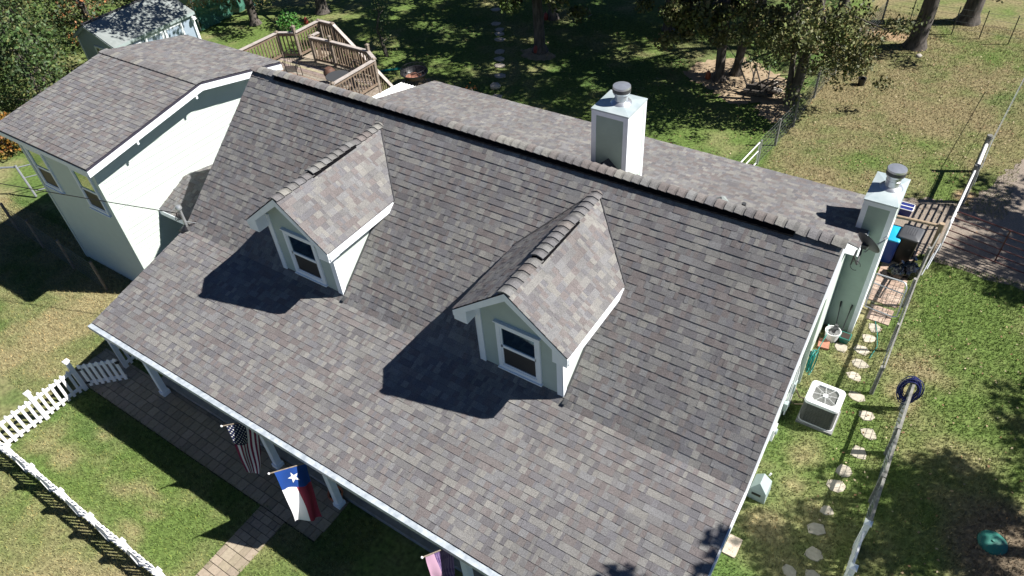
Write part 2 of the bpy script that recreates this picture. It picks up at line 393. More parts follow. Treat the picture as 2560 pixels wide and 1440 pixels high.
planes = [((0, -ye, ze), (0, -yb, zb)), ((0, -yb, zb), (0, 0, zr)), ((0, ye2, ze2), (0, yb, zb2)), ((0, yb, zb2), (0, 0, zr))]
sh = MB()
for k, (a, b) in enumerate(planes):
    a, b = Vector(a), Vector(b); d = b - a
    shingles(sh, a, X, d, LX, d.length, seed=20 + k)
roof = obj('roof', sh, M['shingle'], house, recalc=False)
dk = MB()
for a, b in planes: slab(dk, [a, (LX, a[1], a[2]), (LX, b[1], b[2]), b], .07)
obj('roof_deck', dk, M['felt'], roof)
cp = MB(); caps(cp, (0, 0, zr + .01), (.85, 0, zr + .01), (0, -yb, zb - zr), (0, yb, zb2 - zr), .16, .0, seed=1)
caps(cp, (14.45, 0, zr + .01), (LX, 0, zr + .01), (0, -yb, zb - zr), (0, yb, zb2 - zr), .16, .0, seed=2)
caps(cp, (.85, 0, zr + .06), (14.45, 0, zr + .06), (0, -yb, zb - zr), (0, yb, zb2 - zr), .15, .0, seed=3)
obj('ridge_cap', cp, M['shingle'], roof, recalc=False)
nf = Vector((0, -.632, .775)); df = Vector((0, -.775, -.632)); nb = Vector((0, .61, .79)); db = Vector((0, .79, -.61))
for dd, nn in ((df, nf), (db, nb)):
    p = Vector((0, 0, zr)) + dd * .1; vt = MB()
    vt.bar(Vector((.87, 0, 0)) + p + nn * .035, Vector((14.43, 0, 0)) + p + nn * .035, .19, .042, up=nn); obj('ridge_vent', vt, M['vent'], roof)
# fascia, gutter, rakes
gt = MB(); gt.bb(-.02, LX + .02, -ye - .13, -ye - .01, ze - .13, ze - .015); obj('gutter', gt, M['gutter'], roof)
fb = MB(); fb.bb(0.02, LX - .02, -ye + .0, -ye + .03, ze - .25, ze - .085); obj('fascia', fb, M['trim'], roof); fb = MB(); fb.bb(.02, LX - .02, ye2 - .04, ye2 + .01, ze2 - .22, ze2 - .03); obj('fascia', fb, M['trim'], roof)
sf = MB(); sf.prism([(-ye + .04, ze - .27), (-ye + .04, ze - .25), (-4.03, ze - .25), (-4.03, ze - .27)], 'x', .03, LX - .03); obj('porch_ceiling', sf, M['trim'], house)
rk = MB()
for x0, x1 in ((-.03, .005), (LX - .005, LX + .03)):
    rk = MB()
    for a, b in planes:
        p = [(a[1], a[2] - .02), (b[1], b[2] - .02), (b[1], b[2] - .24), (a[1], a[2] - .24)]
        rk.prism(p, 'x', x0, x1)
    obj('rake_board', rk, M['trim'], roof)
so_ = MB()
for x0, x1 in ((LX - .29, LX - .01), (.01, .29)):
    so_ = MB()
    for a, b in planes:
        p = [(a[1], a[2] - .1), (b[1], b[2] - .1), (b[1], b[2] - .125), (a[1], a[2] - .125)]; so_.prism(p, 'x', x0, x1)
    obj('soffit', so_, M['trim'], roof)
for y0_, y1_, z1_ in ((-4.03, -3.88, zroof(-4) - .2), (6.5, 6.62, 2.75)): obj('corner_board', MB().bb(14.9, 15.012, y0_, y1_, 0, z1_), M['trim'], house)
pf = MB(); pf.bb(.25, 15.0, -6.25, -4.005, 0, .15); obj('porch_floor', pf, M['concrete'], house)
pbm = MB(); pbm.bb(.2, 15.05, -6.5, -6.38, ze - .42, ze - .27); obj('porch_beam', pbm, M['trim'], house)
for px in (.71, 5.15, 7.21, 10.99, 14.85):
    p = MB(); p.bb(px - .075, px + .075, -6.51, -6.36, .0, ze - .42); p.bb(px - .1, px + .1, -6.54, -6.33, .0, .16); obj('porch_post', p, M['trim'], house)
# front door and porch windows
dw = MB(); dw.bb(6.4, 7.35, -4.06, -4.0, .15, 2.25); d_o = obj('front_door', dw, M['brick'], house); obj('door_frame', MB().bb(6.28, 6.395, -4.07, -4.0, .15, 2.35).bb(7.355, 7.47, -4.07, -4.0, .15, 2.35).bb(6.28, 7.47, -4.07, -4.0, 2.255, 2.37), M['trim'], house)
def window(parent, x, y, z0, z1, wd, mats=('glass', 'glass'), split=.5, d=-1):
    """double hung window on a wall facing -y; frame with two panes as sub-parts or parts"""
    hw = wd / 2; t = .09; zm = z0 + (z1 - z0) * split
    f = MB(); yf = y - .045
    f.bb(x - hw, x - hw + t, yf, y, z0, z1).bb(x + hw - t, x + hw, yf, y, z0, z1).bb(x - hw + t, x + hw - t, yf, y, z0, z0 + t).bb(x - hw + t, x + hw - t, yf, y, z1 - t, z1)
    f.bb(x - hw - .02, x + hw + .02, yf - .03, y, z0 - .03, z0 - .002).bb(x - hw - .03, x + hw + .03, yf - .025, y, z1 + .002, z1 + .03)
    s = .035
    f.bb(x - hw + t, x + hw - t, y - .03, y, zm - s, zm + s).bb(x - hw + t, x - hw + t + s, y - .03, y, z0 + t, z1 - t).bb(x + hw - t - s, x + hw - t, y - .03, y, z0 + t, z1 - t)
    f.bb(x - hw + t + s, x + hw - t - s, y - .03, y, z0 + t, z0 + t + s).bb(x - hw + t + s, x + hw - t - s, y - .03, y, z1 - t - s, z1 - t)
    o = obj('window', f, M['trim'], parent); i = t + s
    g1 = MB().bb(x - hw + i, x + hw - i, y - .012, y - .003, zm + s, z1 - i); g2 = MB().bb(x - hw + i, x + hw - i, y - .012, y - .003, z0 + i, zm - s)
    return o, g1, g2
for x in (1.9, 4.2, 9.4, 12.6):
    o, g1, g2 = window(house, x, -4.0, .9, 2.3, .95); obj('upper_pane', g1, M['glass'], o); obj('lower_pane', g2, M['glass'], o)
# dormers
def dormer(X0, seed):
    yf, yr, za, zt, hw, ww, wy = -3.82, -.25, 6.21, 5.19, 1.28, .975, -3.5
    body = MB(); top = zt + (hw - ww) * (za - zt) / hw - .1
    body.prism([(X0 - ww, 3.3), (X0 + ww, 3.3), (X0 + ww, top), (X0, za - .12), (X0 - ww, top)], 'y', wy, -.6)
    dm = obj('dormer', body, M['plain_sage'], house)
    sh = MB(); dk = MB()
    for s in (-1, 1):
        a = Vector((X0 + s * hw, yf, zt)); d = Vector((-s * hw, 0, za - zt)); U = Vector((0, 1, 0)); L = yr - yf
        shingles(sh, a, U, d, L, d.length, seed=seed + s)
        slab(dk, [a, a + U * L, a + U * L + d, a + d], .06)
    obj('dormer_roof', sh, M['shingle'], dm, recalc=False); obj('dormer_roof_deck', dk, M['felt'], dm)
    cp = MB(); A, B = (X0, yf, za + .005), (X0, yr + .05, za + .005); dl, dr = (-hw, 0, zt - za), (hw, 0, zt - za)
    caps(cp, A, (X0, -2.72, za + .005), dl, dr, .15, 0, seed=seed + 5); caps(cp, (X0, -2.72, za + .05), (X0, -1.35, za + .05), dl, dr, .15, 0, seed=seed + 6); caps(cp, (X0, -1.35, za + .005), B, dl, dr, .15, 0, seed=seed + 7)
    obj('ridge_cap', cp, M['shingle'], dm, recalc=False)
    v = MB()
    for s in (-1, 1):
        v = MB(); dd = Vector((s * hw, 0, zt - za)).normalized(); nn = Vector((s * (za - zt), 0, hw)).normalized(); p = Vector((X0, 0, za)) + dd * .085 + nn * .026
        v.bar(p + Vector((0, -2.74, 0)), p + Vector((0, -1.36, 0)), .14, .04, up=nn); obj('ridge_vent', v, M['vent'], dm)
    b = MB()
    for s in (-1, 1):
        b = MB()
        P0 = (X0 + s * hw, zt - .02); P1 = (X0, za - .02)
        b.prism([P0, P1, (X0, za - .20), (X0 + s * (hw - .0), zt - .16)], 'y', yf - .005, yf + .03)
        b.prism([(X0 + s * (hw - .015), zt - .16), (X0 + s * (hw - .015), zt - .25), (X0 + s * (ww - .02), zt - .25), (X0 + s * (ww - .02), zt + .1)], 'y', yf + .001, wy - .001); obj('barge_board', b, M['trim'], dm)
    ev = MB()
    for s in (-1, 1): obj('eave_board', MB().bb(X0 + s * hw - .015, X0 + s * hw + .015, yf + .032, -1.55, zt - .2, zt - .03).bb(min(X0 + s * ww, X0 + s * (hw - .016)), max(X0 + s * ww, X0 + s * (hw - .016)), wy, -1.3, zt - .2, zt - .18), M['trim'], dm)
    for s in (-1, 1): obj('corner_board', MB().bb(X0 + s * ww - .07 - s * .05, X0 + s * ww + .07 - s * .05, wy - .025, wy + .0, 3.3, top - .05).bb(X0 + s * (ww + .012) - .012, X0 + s * (ww + .012) + .012, wy - .025, wy + .09, 3.3, top - .02), M['trim'], dm)
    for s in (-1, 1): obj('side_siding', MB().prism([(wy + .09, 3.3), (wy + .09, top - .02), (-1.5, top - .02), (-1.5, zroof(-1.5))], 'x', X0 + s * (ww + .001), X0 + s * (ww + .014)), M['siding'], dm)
    wf, g1, g2 = window(dm, X0 + .0, wy, 3.72, 5.0, 1.0)
    # window is already one level deep: panes join the dormer as sub-parts
    obj('upper_pane', g1, M['reflect_teal'], dm); obj('lower_pane', g2, M['screen'], dm)
    for s_ in (-1, 1):
        a_ = Vector((X0, (za - zr) / ((zr - zb) / yb) - .02, za)); b_ = Vector((X0 + s_ * hw, (zt - zr) / ((zr - zb) / yb) - .02, zt)); obj('valley_flashing', MB().bar(a_ + Vector((s_ * .02, 0, .02)), b_ + Vector((s_ * .02, 0, .02)), .022, .016), M['felt'], dm)
        obj('step_flashing', MB().bar((X0 + s_ * (ww + .03), wy, zroof(wy) + .02), (X0 + s_ * (ww + .03), -1.5, zroof(-1.5) + .02), .05, .02), M['darkgrey'], dm)
    fl = MB(); fl.box((X0 + ww + .1, wy - .05, zroof(wy - .05) + .025), (.09, .22, .008), M=Matrix.Rotation(math.atan((zb - ze) / (ye - yb)), 4, 'X'))
    obj('flashing', fl, M['darkgrey'], dm)
dormer(4.685, 100); dormer(10.584, 200)
# chimneys
def chimney(x0, x1, y0, y1, z0, zt, zbase_trim, pc, pz, front_lower=False):
    c = obj('chimney', MB().bb(x0, x1, y0, y1, z0, zt - .02), M['chimney_shaded_sage'], house)
    t = MB(); w_ = .11; e = .018
    for yy, s in ((y0, -1), (y1, 1)):
        ya, yb_ = (yy - e, yy) if s < 0 else (yy, yy + e)
        for a, b in ((x0 - e, x0 + w_), (x1 - w_, x1 + e)): t.bb(a, b, ya, yb_, zbase_trim, zt - .16)
        t.bb(x0 - e, x1 + e, ya, yb_, zt - .158, zt - .02)
    for xx, s in ((x0, -1), (x1, 1)):
        xa, xb = (xx - e, xx) if s < 0 else (xx, xx + e)
        for a, b in ((y0, y0 + w_), (y1 - w_, y1)): t.bb(xa, xb, a, b, zbase_trim, zt - .16)
        t.bb(xa, xb, y0, y1, zt - .158, zt - .02)
    obj('chimney_trim', t, M['trim'], c)
    obj('side_siding', MB().bb(x1 + .001, x1 + .008, y0 + w_ + .002, y1 - w_ - .002, (zbase_trim if not front_lower else .02), zt - .17), M['siding'], c)  # lighter sheet on the sunward face, sunlit look put into its colour
    if front_lower:
        t = MB(); t.bb(x1 - .1, x1 + .014, y0 - .014, y0, 0, zbase_trim - .003).bb(x1, x1 + .014, y0, y1, 0, zbase_trim - .003); obj('corner_board', t, M['trim'], c)
    cap = MB(); o_ = .03
    cx, cy = pc; A = [(x0 - o_, y0 - o_, zt - .04), (x1 + o_, y0 - o_, zt - .04), (x1 + o_, y1 + o_, zt - .04), (x0 - o_, y1 + o_, zt - .04)]
    B = [(p[0], p[1], zt) for p in A]; K = [(cx - .17, cy - .17, zt + .045), (cx + .17, cy - .17, zt + .045), (cx + .17, cy + .17, zt + .045), (cx - .17, cy + .17, zt + .045)]
    cap.add(A + B + K, [(3, 2, 1, 0)] + [(i, (i + 1) % 4, 4 + (i + 1) % 4, 4 + i) for i in range(4)] + [(4 + i, 4 + (i + 1) % 4, 8 + (i + 1) % 4, 8 + i) for i in range(4)] + [(8, 9, 10, 11)])
    obj('chase_top', cap, M['chase'], c)
    f = MB(); f.lathe((cx, cy, zt + .03), [(.27, 0), (.215, .06), (.168, .075), (.165, .1), (.165, .2), (.172, .205), (.172, .225), (.165, .23), (.165, pz - zt - .2)], 28); obj('flue_pipe', f, M['flue'], c, smooth=True)
    k = MB(); k.lathe((cx, cy, pz), [(.0, -.02), (.15, -.02), (.15, -.19), (.2, -.19), (.21, -.185), (.222, -.15), (.222, -.03), (.215, 0), (.12, .012), (0, .016)], 28); obj('flue_cap', k, M['flue'], c, smooth=True)
    bd = MB(); bd.lathe((cx, cy, pz), [(.2235, -.05), (.2245, -.06), (.2245, -.13), (.2235, -.14)], 28); obj('cap_band', bd, M['darkgrey'], c, smooth=True)
    return c
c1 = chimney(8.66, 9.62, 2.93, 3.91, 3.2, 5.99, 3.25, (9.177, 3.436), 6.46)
cz = zroof(2.9); cr = MB(); cr.add([(8.64, 2.925, cz - .02), (9.64, 2.925, cz - .02), (9.14, 2.925, cz + .44), (9.14, 2.25, cz + .44), (8.5, 2.4, zroof(2.4) - .02), (9.78, 2.4, zroof(2.4) - .02)], [(0, 2, 3, 4), (1, 5, 3, 2), (0, 1, 2)]); obj('cricket', cr, M['felt'], c1)
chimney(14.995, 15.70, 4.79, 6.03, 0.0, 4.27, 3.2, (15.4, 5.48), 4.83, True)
# roof bits
pv = MB(); n_ = Vector((0, .24, .97))
pv.lathe((11.85, 4.02, zroof(4.02)), [(.22, 0), (.2, .03), (.05, .12), (.04, .13), (0, .13)], 4); obj('roof_vent', pv, M['shedroof'], roof)
pp = MB(); pp.cyl((13.2, .9, zroof(.9) - .05), (13.2, .9, zroof(.9) + .22), .045); obj('vent_pipe', pp, M['darkgrey'], roof)
ms = MB(); ms.tube([(.06, -3.6, zroof(-3.6) - .1), (.06, -3.6, 4.18)], .042, 12); mast = obj('service_mast', ms, M['galv'], house, smooth=True)
wh = MB(); wh.lathe((.06, -3.6, 4.14), [(.045, 0), (.085, .02), (.085, .06), (.06, .11), (0, .125)], 16); obj('weatherhead', wh, M['galv'], mast, smooth=True)
bt = MB(); bt.lathe((.06, -3.62, zroof(-3.62)), [(.16, 0), (.14, .03), (.07, .08), (.05, .1)], 14); bt.box((.02, -3.74, zroof(-3.74) + .02), (.2, .12, .03)); obj('pipe_boot', bt, M['black'], mast)
br = MB(); br.cyl((.06, -3.6, 3.75), (.3, -3.45, zroof(-3.45)), .012, n=6); obj('mast_brace', br, M['galv'], mast)
lp = MB()
for k in range(3): lp.tube([(.06 + .16 * math.sin(t) * .5, -3.6 - .1 + .05 * k * math.cos(t), 4.05 - .09 * (1 - math.cos(t)) + .02 * k) for t in np.linspace(0, 5.6, 14)], .008, 5)
obj('cable_loop', lp, M['black'], mast)
# gable wall fittings on the right end
cd = MB(); cd.bb(15.0, 15.1, 1.98, 2.08, .42, 3.35); obj('downspout', cd, M['palegreen_pipe'], house)
cd = MB(); cd.tube([(15.06, 1.35, .2), (15.06, 1.35, 1.5), (15.06, .9, 2.3), (15.06, -.3, 2.35)], .03, 8).tube([(15.05, 1.1, .15), (15.05, 1.1, 1.9)], .02, 8).tube([(15.05, .6, .1), (15.05, -.2, 1.4)], .02, 8); obj('wall_conduit', cd, M['white_paint'], house)
mbx = MB(); mbx.bb(15.0, 15.12, -.36, -.12, .85, 1.25); o = obj('meter_box', mbx, M['white_paint'], house); obj('meter_dial', MB().cyl((15.121, -.24, 1.1), (15.16, -.24, 1.1), .07), M['gray_green'], o)
ebx = MB(); ebx.bb(15.0, 15.1, 1.25, 1.42, .8, 1.15); obj('switch_box', ebx, M['gray_green'], house); obj('switch_box', MB().bb(15.0, 15.09, .95, 1.08, .45, .7), M['gray_green'], house)

# ------------------------------------------------------------------ two-storey annex
ann = thing('annex', 'two-storey pale sage annex with low shingle gable left of the main house', 'house', (-4.7, -1, 0))
ax0, ax1, ayf, azf, ayr, azr, ayb, azb = -7.05, -2.31, -4.32, 5.05, -.345, 5.68, 2.555, 5.04
def za_(y): return azf + (y - ayf) * (azr - azf) / (ayr - ayf) if y < ayr else azr - (y - ayr) * (azr - azb) / (ayb - ayr)
p = [(-4.0, 0)] + [(y, za_(y) - .1) for y in (-4.0, ayr, 2.3)] + [(2.3, 0)]
obj('wall', MB().prism(p, 'x', -6.8, -2.9), M['siding'], ann)
bd = MB(); z = 0.0
while z < 5.55:
    z1_ = min(z + .18, 5.56); zc = z1_ + .1; ya, yb_ = -3.9, 2.3
    if zc > za_(-3.9): ya = ayf + (zc - azf) * (ayr - ayf) / (azr - azf)
    if zc > za_(2.3): yb_ = ayr + (azr - zc) * (ayb - ayr) / (azr - azb)
    if yb_ - ya > .2: bd.add([(-2.882, ya, z), (-2.882, yb_, z), (-2.897, yb_, z1_), (-2.897, ya, z1_), (-2.9, ya, z), (-2.9, yb_, z)], [(0, 1, 2, 3), (4, 5, 1, 0)])
    z += .18
obj('gable_boards', bd, M['siding'], ann, recalc=False)
sh = MB(); dk = MB()
for k, (a, b) in enumerate((((ax0, ayf, azf), (ax0, ayr, azr)), ((ax0, ayb, azb), (ax0, ayr, azr)))):
    a, b = Vector(a), Vector(b); d = b - a; shingles(sh, a, X, d, ax1 - ax0, d.length, seed=300 + k)
    q = Vector((ax1 - ax0, 0, 0)); slab(dk, [a, a + q, b + q, b], .06)
ar = obj('roof', sh, M['shingle'], ann, recalc=False); obj('roof_deck', dk, M['fascia_purple'], ar)
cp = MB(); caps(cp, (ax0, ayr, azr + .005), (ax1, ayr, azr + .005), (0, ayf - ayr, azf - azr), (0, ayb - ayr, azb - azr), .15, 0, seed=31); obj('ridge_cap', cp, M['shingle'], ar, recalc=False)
rk = MB()
for x0, x1 in ((ax1 - .03, ax1 + .0), (ax0, ax0 + .03)):
    rk = MB()
    for a, b in (((ayf, azf), (ayr, azr)), ((ayb, azb), (ayr, azr))): rk.prism([(a[0], a[1] - .075), (b[0], b[1] - .075), (b[0], b[1] - .26), (a[0], a[1] - .26)], 'x', x0, x1)
    obj('rake_board', rk, M['trim'], ar)
for q in ((ayf, ayf + .03, azf), (ayb - .03, ayb, azb)): obj('fascia', MB().bb(ax0 + .03, ax1 - .03, q[0], q[1], q[2] - .22, q[2] - .075), M['trim'], ar)
for yy in (-2.75, -.6):
    obj('rake_bracket', MB().bb(ax1 - .6, ax1 - .001, yy - .03, yy + .03, za_(yy) - .36, za_(yy) - .08), M['trim'], ar)
so_ = MB()
for x0, x1 in ((-2.9, ax1 - .031),):
    for a, b in (((ayf, azf), (ayr, azr)), ((ayb, azb), (ayr, azr))): so_.prism([(a[0], a[1] - .085), (b[0], b[1] - .085), (b[0], b[1] - .098), (a[0], a[1] - .098)], 'x', x0, x1)
obj('soffit', so_, M['siding'], ar)
for q in ((-3.02, -2.88), (-6.82, -6.7)): obj('corner_board', MB().bb(q[0], q[1], -4.02, -3.9, 0, za_(-4) - .12), M['siding'], ann)
for x in (-6.03, -3.66):
    o, g1, g2 = window(ann, x, -4.0, 3.02, 4.45, .98); obj('upper_pane', g1, M['mirror'], o); obj('lower_pane', g2, M['screen'], o)
# link roof between annex and main house
sh = MB(); dk = MB()
for k, (a, b, l) in enumerate((((-2.899, -2.78, 2.56), (-2.899, -1.62, 3.06), 3.19), ((-2.899, 1.6, 2.5), (-2.899, -1.62, 3.06), 3.19))):
    a, b = Vector(a), Vector(b); d = b - a; shingles(sh, a, X, d, l, d.length, seed=330 + k); q = Vector((l, 0, 0)); slab(dk, [a, a + q, b + q, b], .06)
lr = obj('link_roof', sh, M['shingle'], ann, recalc=False); obj('link_roof_deck', dk, M['felt'], lr)
obj('link_fascia', MB().bb(-2.9, .29, -2.81, -2.77, 2.4, 2.56), M['trim'], lr)
obj('link_wall', MB().bb(-2.9, .3, -1.5, 1.4, 0, 2.5), M['siding'], ann)

# ------------------------------------------------------------------ patio cover and deck
pc = thing('patio_cover', 'white corrugated patio roof between deck and shingle back roof', 'patio roof', (-.7, 5, 0))
n = 60; vs = []; xs_ = np.linspace(-1.33, -.03, n); 
y0c, y1c = 3.2, 6.75
for yy, zz in ((y0c, 3.0), (y1c, 2.62)):
    for i in range(n): vs.append((xs_[i], yy, zz + .018 * math.cos(i * 2 * math.pi / 6)))
c = MB(); c.add(vs, [(i, i + 1, n + i + 1, n + i) for i in range(n - 1)]); obj('corrugated_sheet', c, M['corr'], pc, smooth=True, recalc=False)
for yy in (3.3, 6.6): obj('beam', MB().bb(-1.33, -.03, yy - .05, yy + .05, 2.4 + (3 - .38 * (yy - 3.2) / 3.55 - 2.6) * 1.0 - .02, 2.56 + (3 - .38 * (yy - 3.2) / 3.55 - 2.6) * 1.0 - .02), M['wood'], pc)
for xx in (-1.28, -.1): obj('post', MB().bb(xx - .045, xx + .045, 6.56, 6.64, 0, 2.42), M['wood'], pc)

deck = thing('raised_deck', 'raised weathered wood deck with balustrade and stair behind the annex', 'deck', (-4, 4.5, 0))
DZ = 3.0; r = random.Random(4); fl = MB()
y = 2.62
while y < 6.05:
    x0 = -6.45; x1 = -1.38
    if y > 5.65: x1 = -1.38 - (y - 5.65) * 1.7; x0 = -6.3 + (y - 5.65) * 1.5
    cc = r.choice(((.20, .165, .125), (.235, .195, .15), (.27, .23, .185), (.17, .14, .11))); fl.bb(x0, x1, y, y + .138, DZ - .035, DZ, col=tuple(k * r.uniform(.9, 1.1) for k in cc)); y += .146
y = 6.1
while y < 7.25:
    cc = r.choice(((.26, .21, .16), (.30, .25, .19), (.22, .18, .14))); fl.bb(-5.68, -4.9, y, y + .138, DZ - .035, DZ, col=cc); y += .146
obj('deck_floor', fl, M['deckwood'], deck)
for q in ((-1.375, -1.335, 2.62, 5.66, .002), (-6.5, -1.4, 2.58, 2.618, -.04), (-5.7, -2.05, 6.07, 6.11, -.04), (-6.5, -6.455, 2.62, 5.7, .002)): obj('rim_joist', MB().bb(q[0], q[1], q[2], q[3], DZ - .24, DZ + q[4]), M['wood'], deck)
def deckpost(x, y, z0, z1, w_=.1):
    p = MB().bb(x - w_ / 2, x + w_ / 2, y - w_ / 2, y + w_ / 2, z0, z1); q = z1
    p.add([(x - .065, y - .065, q + .001), (x + .065, y - .065, q + .001), (x + .065, y + .065, q + .001), (x - .065, y + .065, q + .001), (x - .065, y - .065, q + .03), (x + .065, y - .065, q + .03), (x + .065, y + .065, q + .03), (x - .065, y + .065, q + .03), (x, y, q + .08)], [(3, 2, 1, 0), (0, 1, 5, 4), (1, 2, 6, 5), (2, 3, 7, 6), (3, 0, 4, 7), (4, 5, 8), (5, 6, 8), (6, 7, 8), (7, 4, 8)])
    obj('deck_post', p, M['wood'], deck)
def rail(a, b, za=DZ, zb_=DZ, gap=.13):
    A = Vector((a[0], a[1], za)); B = Vector((b[0], b[1], zb_)); up = Vector((0, 0, 1))
    m = MB(); m.bar(A + up * .9, B + up * .9, .04, .085).bar(A + up * .12, B + up * .12, .04, .085)
    o = obj('hand_rail', MB().bar(A + up * .99, B + up * .99, .135, .035), M['railcap'], deck); obj('rail_beams', m, M['baluster'], o); n = max(1, int((B - A).length / gap)); k = MB()
    for i in range(1, n):
        p = A.lerp(B, i / n); k.bb(p.x - .018, p.x + .018, p.y - .018, p.y + .018, p.z + .14, p.z + .88)
    obj('balusters', k, M['baluster'], o)
rail((-1.4, 3.63), (-1.34, 5.62)); rail((-1.34, 5.66), (-2.0, 6.05)); rail((-2.02, 6.06), (-3.85, 6.06)); rail((-3.9, 6.06), (-4.86, 6.0)); rail((-6.47, 3.3), (-6.32, 5.72)); rail((-6.3, 5.74), (-5.72, 6.02))
rail((-5.68, 6.05), (-5.64, 7.25)); rail((-5.62, 7.27), (-4.92, 7.27)); rail((-4.9, 7.27), (-1.7, 7.27), DZ, DZ - 2.55); rail((-4.86, 6.14), (-4.84, 6.45))
for x, y, t in ((-5.7, 6.05, 1.2), (-2.0, 6.06, 1.2), (-3.87, 6.06, 1.15), (-1.36, 5.62, 1.0), (-1.4, 3.63, 1.0), (-6.32, 5.72, 1.0), (-5.64, 7.25, 1.0), (-4.9, 7.25, 1.0), (-4.86, 6.03, 1.0), (-6.47, 3.3, 1.0)): deckpost(x, y, 0, DZ + t)
st = MB()
for i in range(1, 14):
    z = DZ - i * .2
    st.bb(-4.9 + (i - 1) * .25, -4.9 + i * .25 + .03, 6.2, 7.2, z - .04, z)
obj('stair_treads', st, M['wood'], deck)
for yy in (6.17, 7.23): obj('stair_stringer', MB().bar((-4.9, yy, DZ - .2), (-1.65, yy, .12), .04, .26), M['wood'], deck)
# deck furniture
def patio_chair(x, y, rz, label, iron=True):
    t = thing('patio_chair', label, 'chair', (x, y, DZ)); m = MB(); Mx = Matrix.Translation((x, y, DZ)) @ Matrix.Rotation(rz, 4, 'Z')
    W = lambda *p: Mx @ Vector(p)
    for s in (-1, 1):
        m.tube([W(s * .27, -.28, 0), W(s * .27, -.25, .42), W(s * .28, -.28, .62), W(s * .28, .2, .64), W(s * .27, .27, .42), W(s * .27, .33, 0)], .014, 6)
    obj('frame', m, M['black'], t, smooth=True); b = MB()
    for k in range(6):
        xx = -.22 + .088 * k; b.tube([W(xx, .24, .44), W(xx * .9, .34, .75), W(xx * .6, .38, .92 + .05 * math.cos(xx * 6))], .008, 5)
    b.tube([W(-.27, .24, .44), W(-.22, .36, .85), W(0, .39, 1.0), W(.22, .36, .85), W(.27, .24, .44)], .013, 6); obj('backrest', b, M['black'], t, smooth=True)
    s_ = MB()
    for k in range(9): s_.bar(W(-.25, -.24 + .06 * k, .43), W(.25, -.24 + .06 * k, .43), .025, .01)
    obj('seat', s_, M['black'], t)
patio_chair(-4.55, 4.55, .6, 'black wire patio chair alone near the annex roof corner on deck')
patio_chair(-2.35, 5.45, -1.9, 'black wire patio chair in the deck corner beside the kettle')
g = thing('fire_kettle', 'round rusty brown kettle fire bowl on legs on the deck', 'fire bowl', (-3.05, 5.0, DZ))
obj('bowl', MB().lathe((-3.05, 5.0, DZ + .42), [(0, -.2), (.12, -.18), (.2, -.08), (.22, 0), (.2, .08), (.12, .18), (0, .2)], 18), M['brown_pot'], g, smooth=True)
for k in range(3):
    t = k * 2.094 + .4; obj('leg', MB().tube([(-3.05 + .12 * math.cos(t), 5 + .12 * math.sin(t), DZ + .3), (-3.05 + .3 * math.cos(t), 5 + .3 * math.sin(t), DZ)], .016, 6), M['black'], g)
tb = thing('patio_table', 'small black metal table in the deck corner by the balusters', 'table', (-2.2, 4.6, DZ))
obj('table_top', MB().lathe((-2.2, 4.6, DZ + .66), [(0, .02), (.4, .02), (.42, .01), (.42, 0), (0, 0)], 20), M['darkgrey'], tb)
for k in range(4):
    t = k * math.pi / 2 + .6; obj('leg', MB().tube([(-2.2 + .25 * math.cos(t), 4.6 + .25 * math.sin(t), DZ + .66), (-2.2 + .36 * math.cos(t), 4.6 + .36 * math.sin(t), DZ)], .014, 6), M['black'], tb)

# ------------------------------------------------------------------ satellite dish, cable
sd = thing('satellite_dish', 'dark oval satellite dish on the gable end beside tall chimney', 'satellite dish', (15.3, 1.4, 4.4))
dc = Vector((15.44, 2.95, 4.36)); dn = Vector((.48, .75, .46)).normalized(); dq = dn.to_track_quat('Z', 'Y').to_matrix().to_4x4()
pr = [(.30 * k / 6, .07 * (k / 6) ** 2) for k in range(7)] + [(.308, .076), (.306, .066)] + [(.30 * k / 6, .07 * (k / 6) ** 2 - .012) for k in range(6, -1, -1)]
sq = dq @ Matrix.Diagonal((1, .9, 1, 1))
obj('reflector', MB().lathe(dc, pr, 28, M=sq), M['darkgrey'], sd, smooth=True)
bk = dc - dn * .1
obj('mount_arm', MB().tube([(15.33, 2.3, 4.45), (15.42, 2.4, 4.2), bk - Vector((0, 0, .12)), bk], .022, 8).box(bk + dn * .05, (.12, .12, .1)), M['darkgrey'], sd)
obj('mount_foot', MB().bb(15.315, 15.34, 2.2, 2.42, 4.3, 4.55), M['black'], sd)
lnb = dc + dn * .42 + Vector((.12, 0, -.1))
obj('feed_arm', MB().tube([dc + dn * .02 + Vector((0, 0, -.24)), lnb - Vector((0, 0, .05))], .014, 6).cyl(lnb - dn * .06, lnb + dn * .02, .035), M['galv'], sd)
obj('cable', MB().tube([Vector((15.40, 2.5, 4.1)) + Vector((.1 * math.cos(t), -.03, .13 * math.sin(t))) for t in np.linspace(0, 5.2, 16)], .007, 5), M['black'], sd)
pcb = []
for t in np.linspace(0, 1, 24):
    q = Vector((.0, -3.68, 4.05)).lerp(Vector((-30, -14.2, 7.6)), t); q.z -= .55 * 4 * t * (1 - t) * .8; pcb.append(q)
tag(obj('power_cable', MB().tube(pcb, .013, 5), M['black']), 'thin dark overhead power cable running to the roof mast', 'cable')

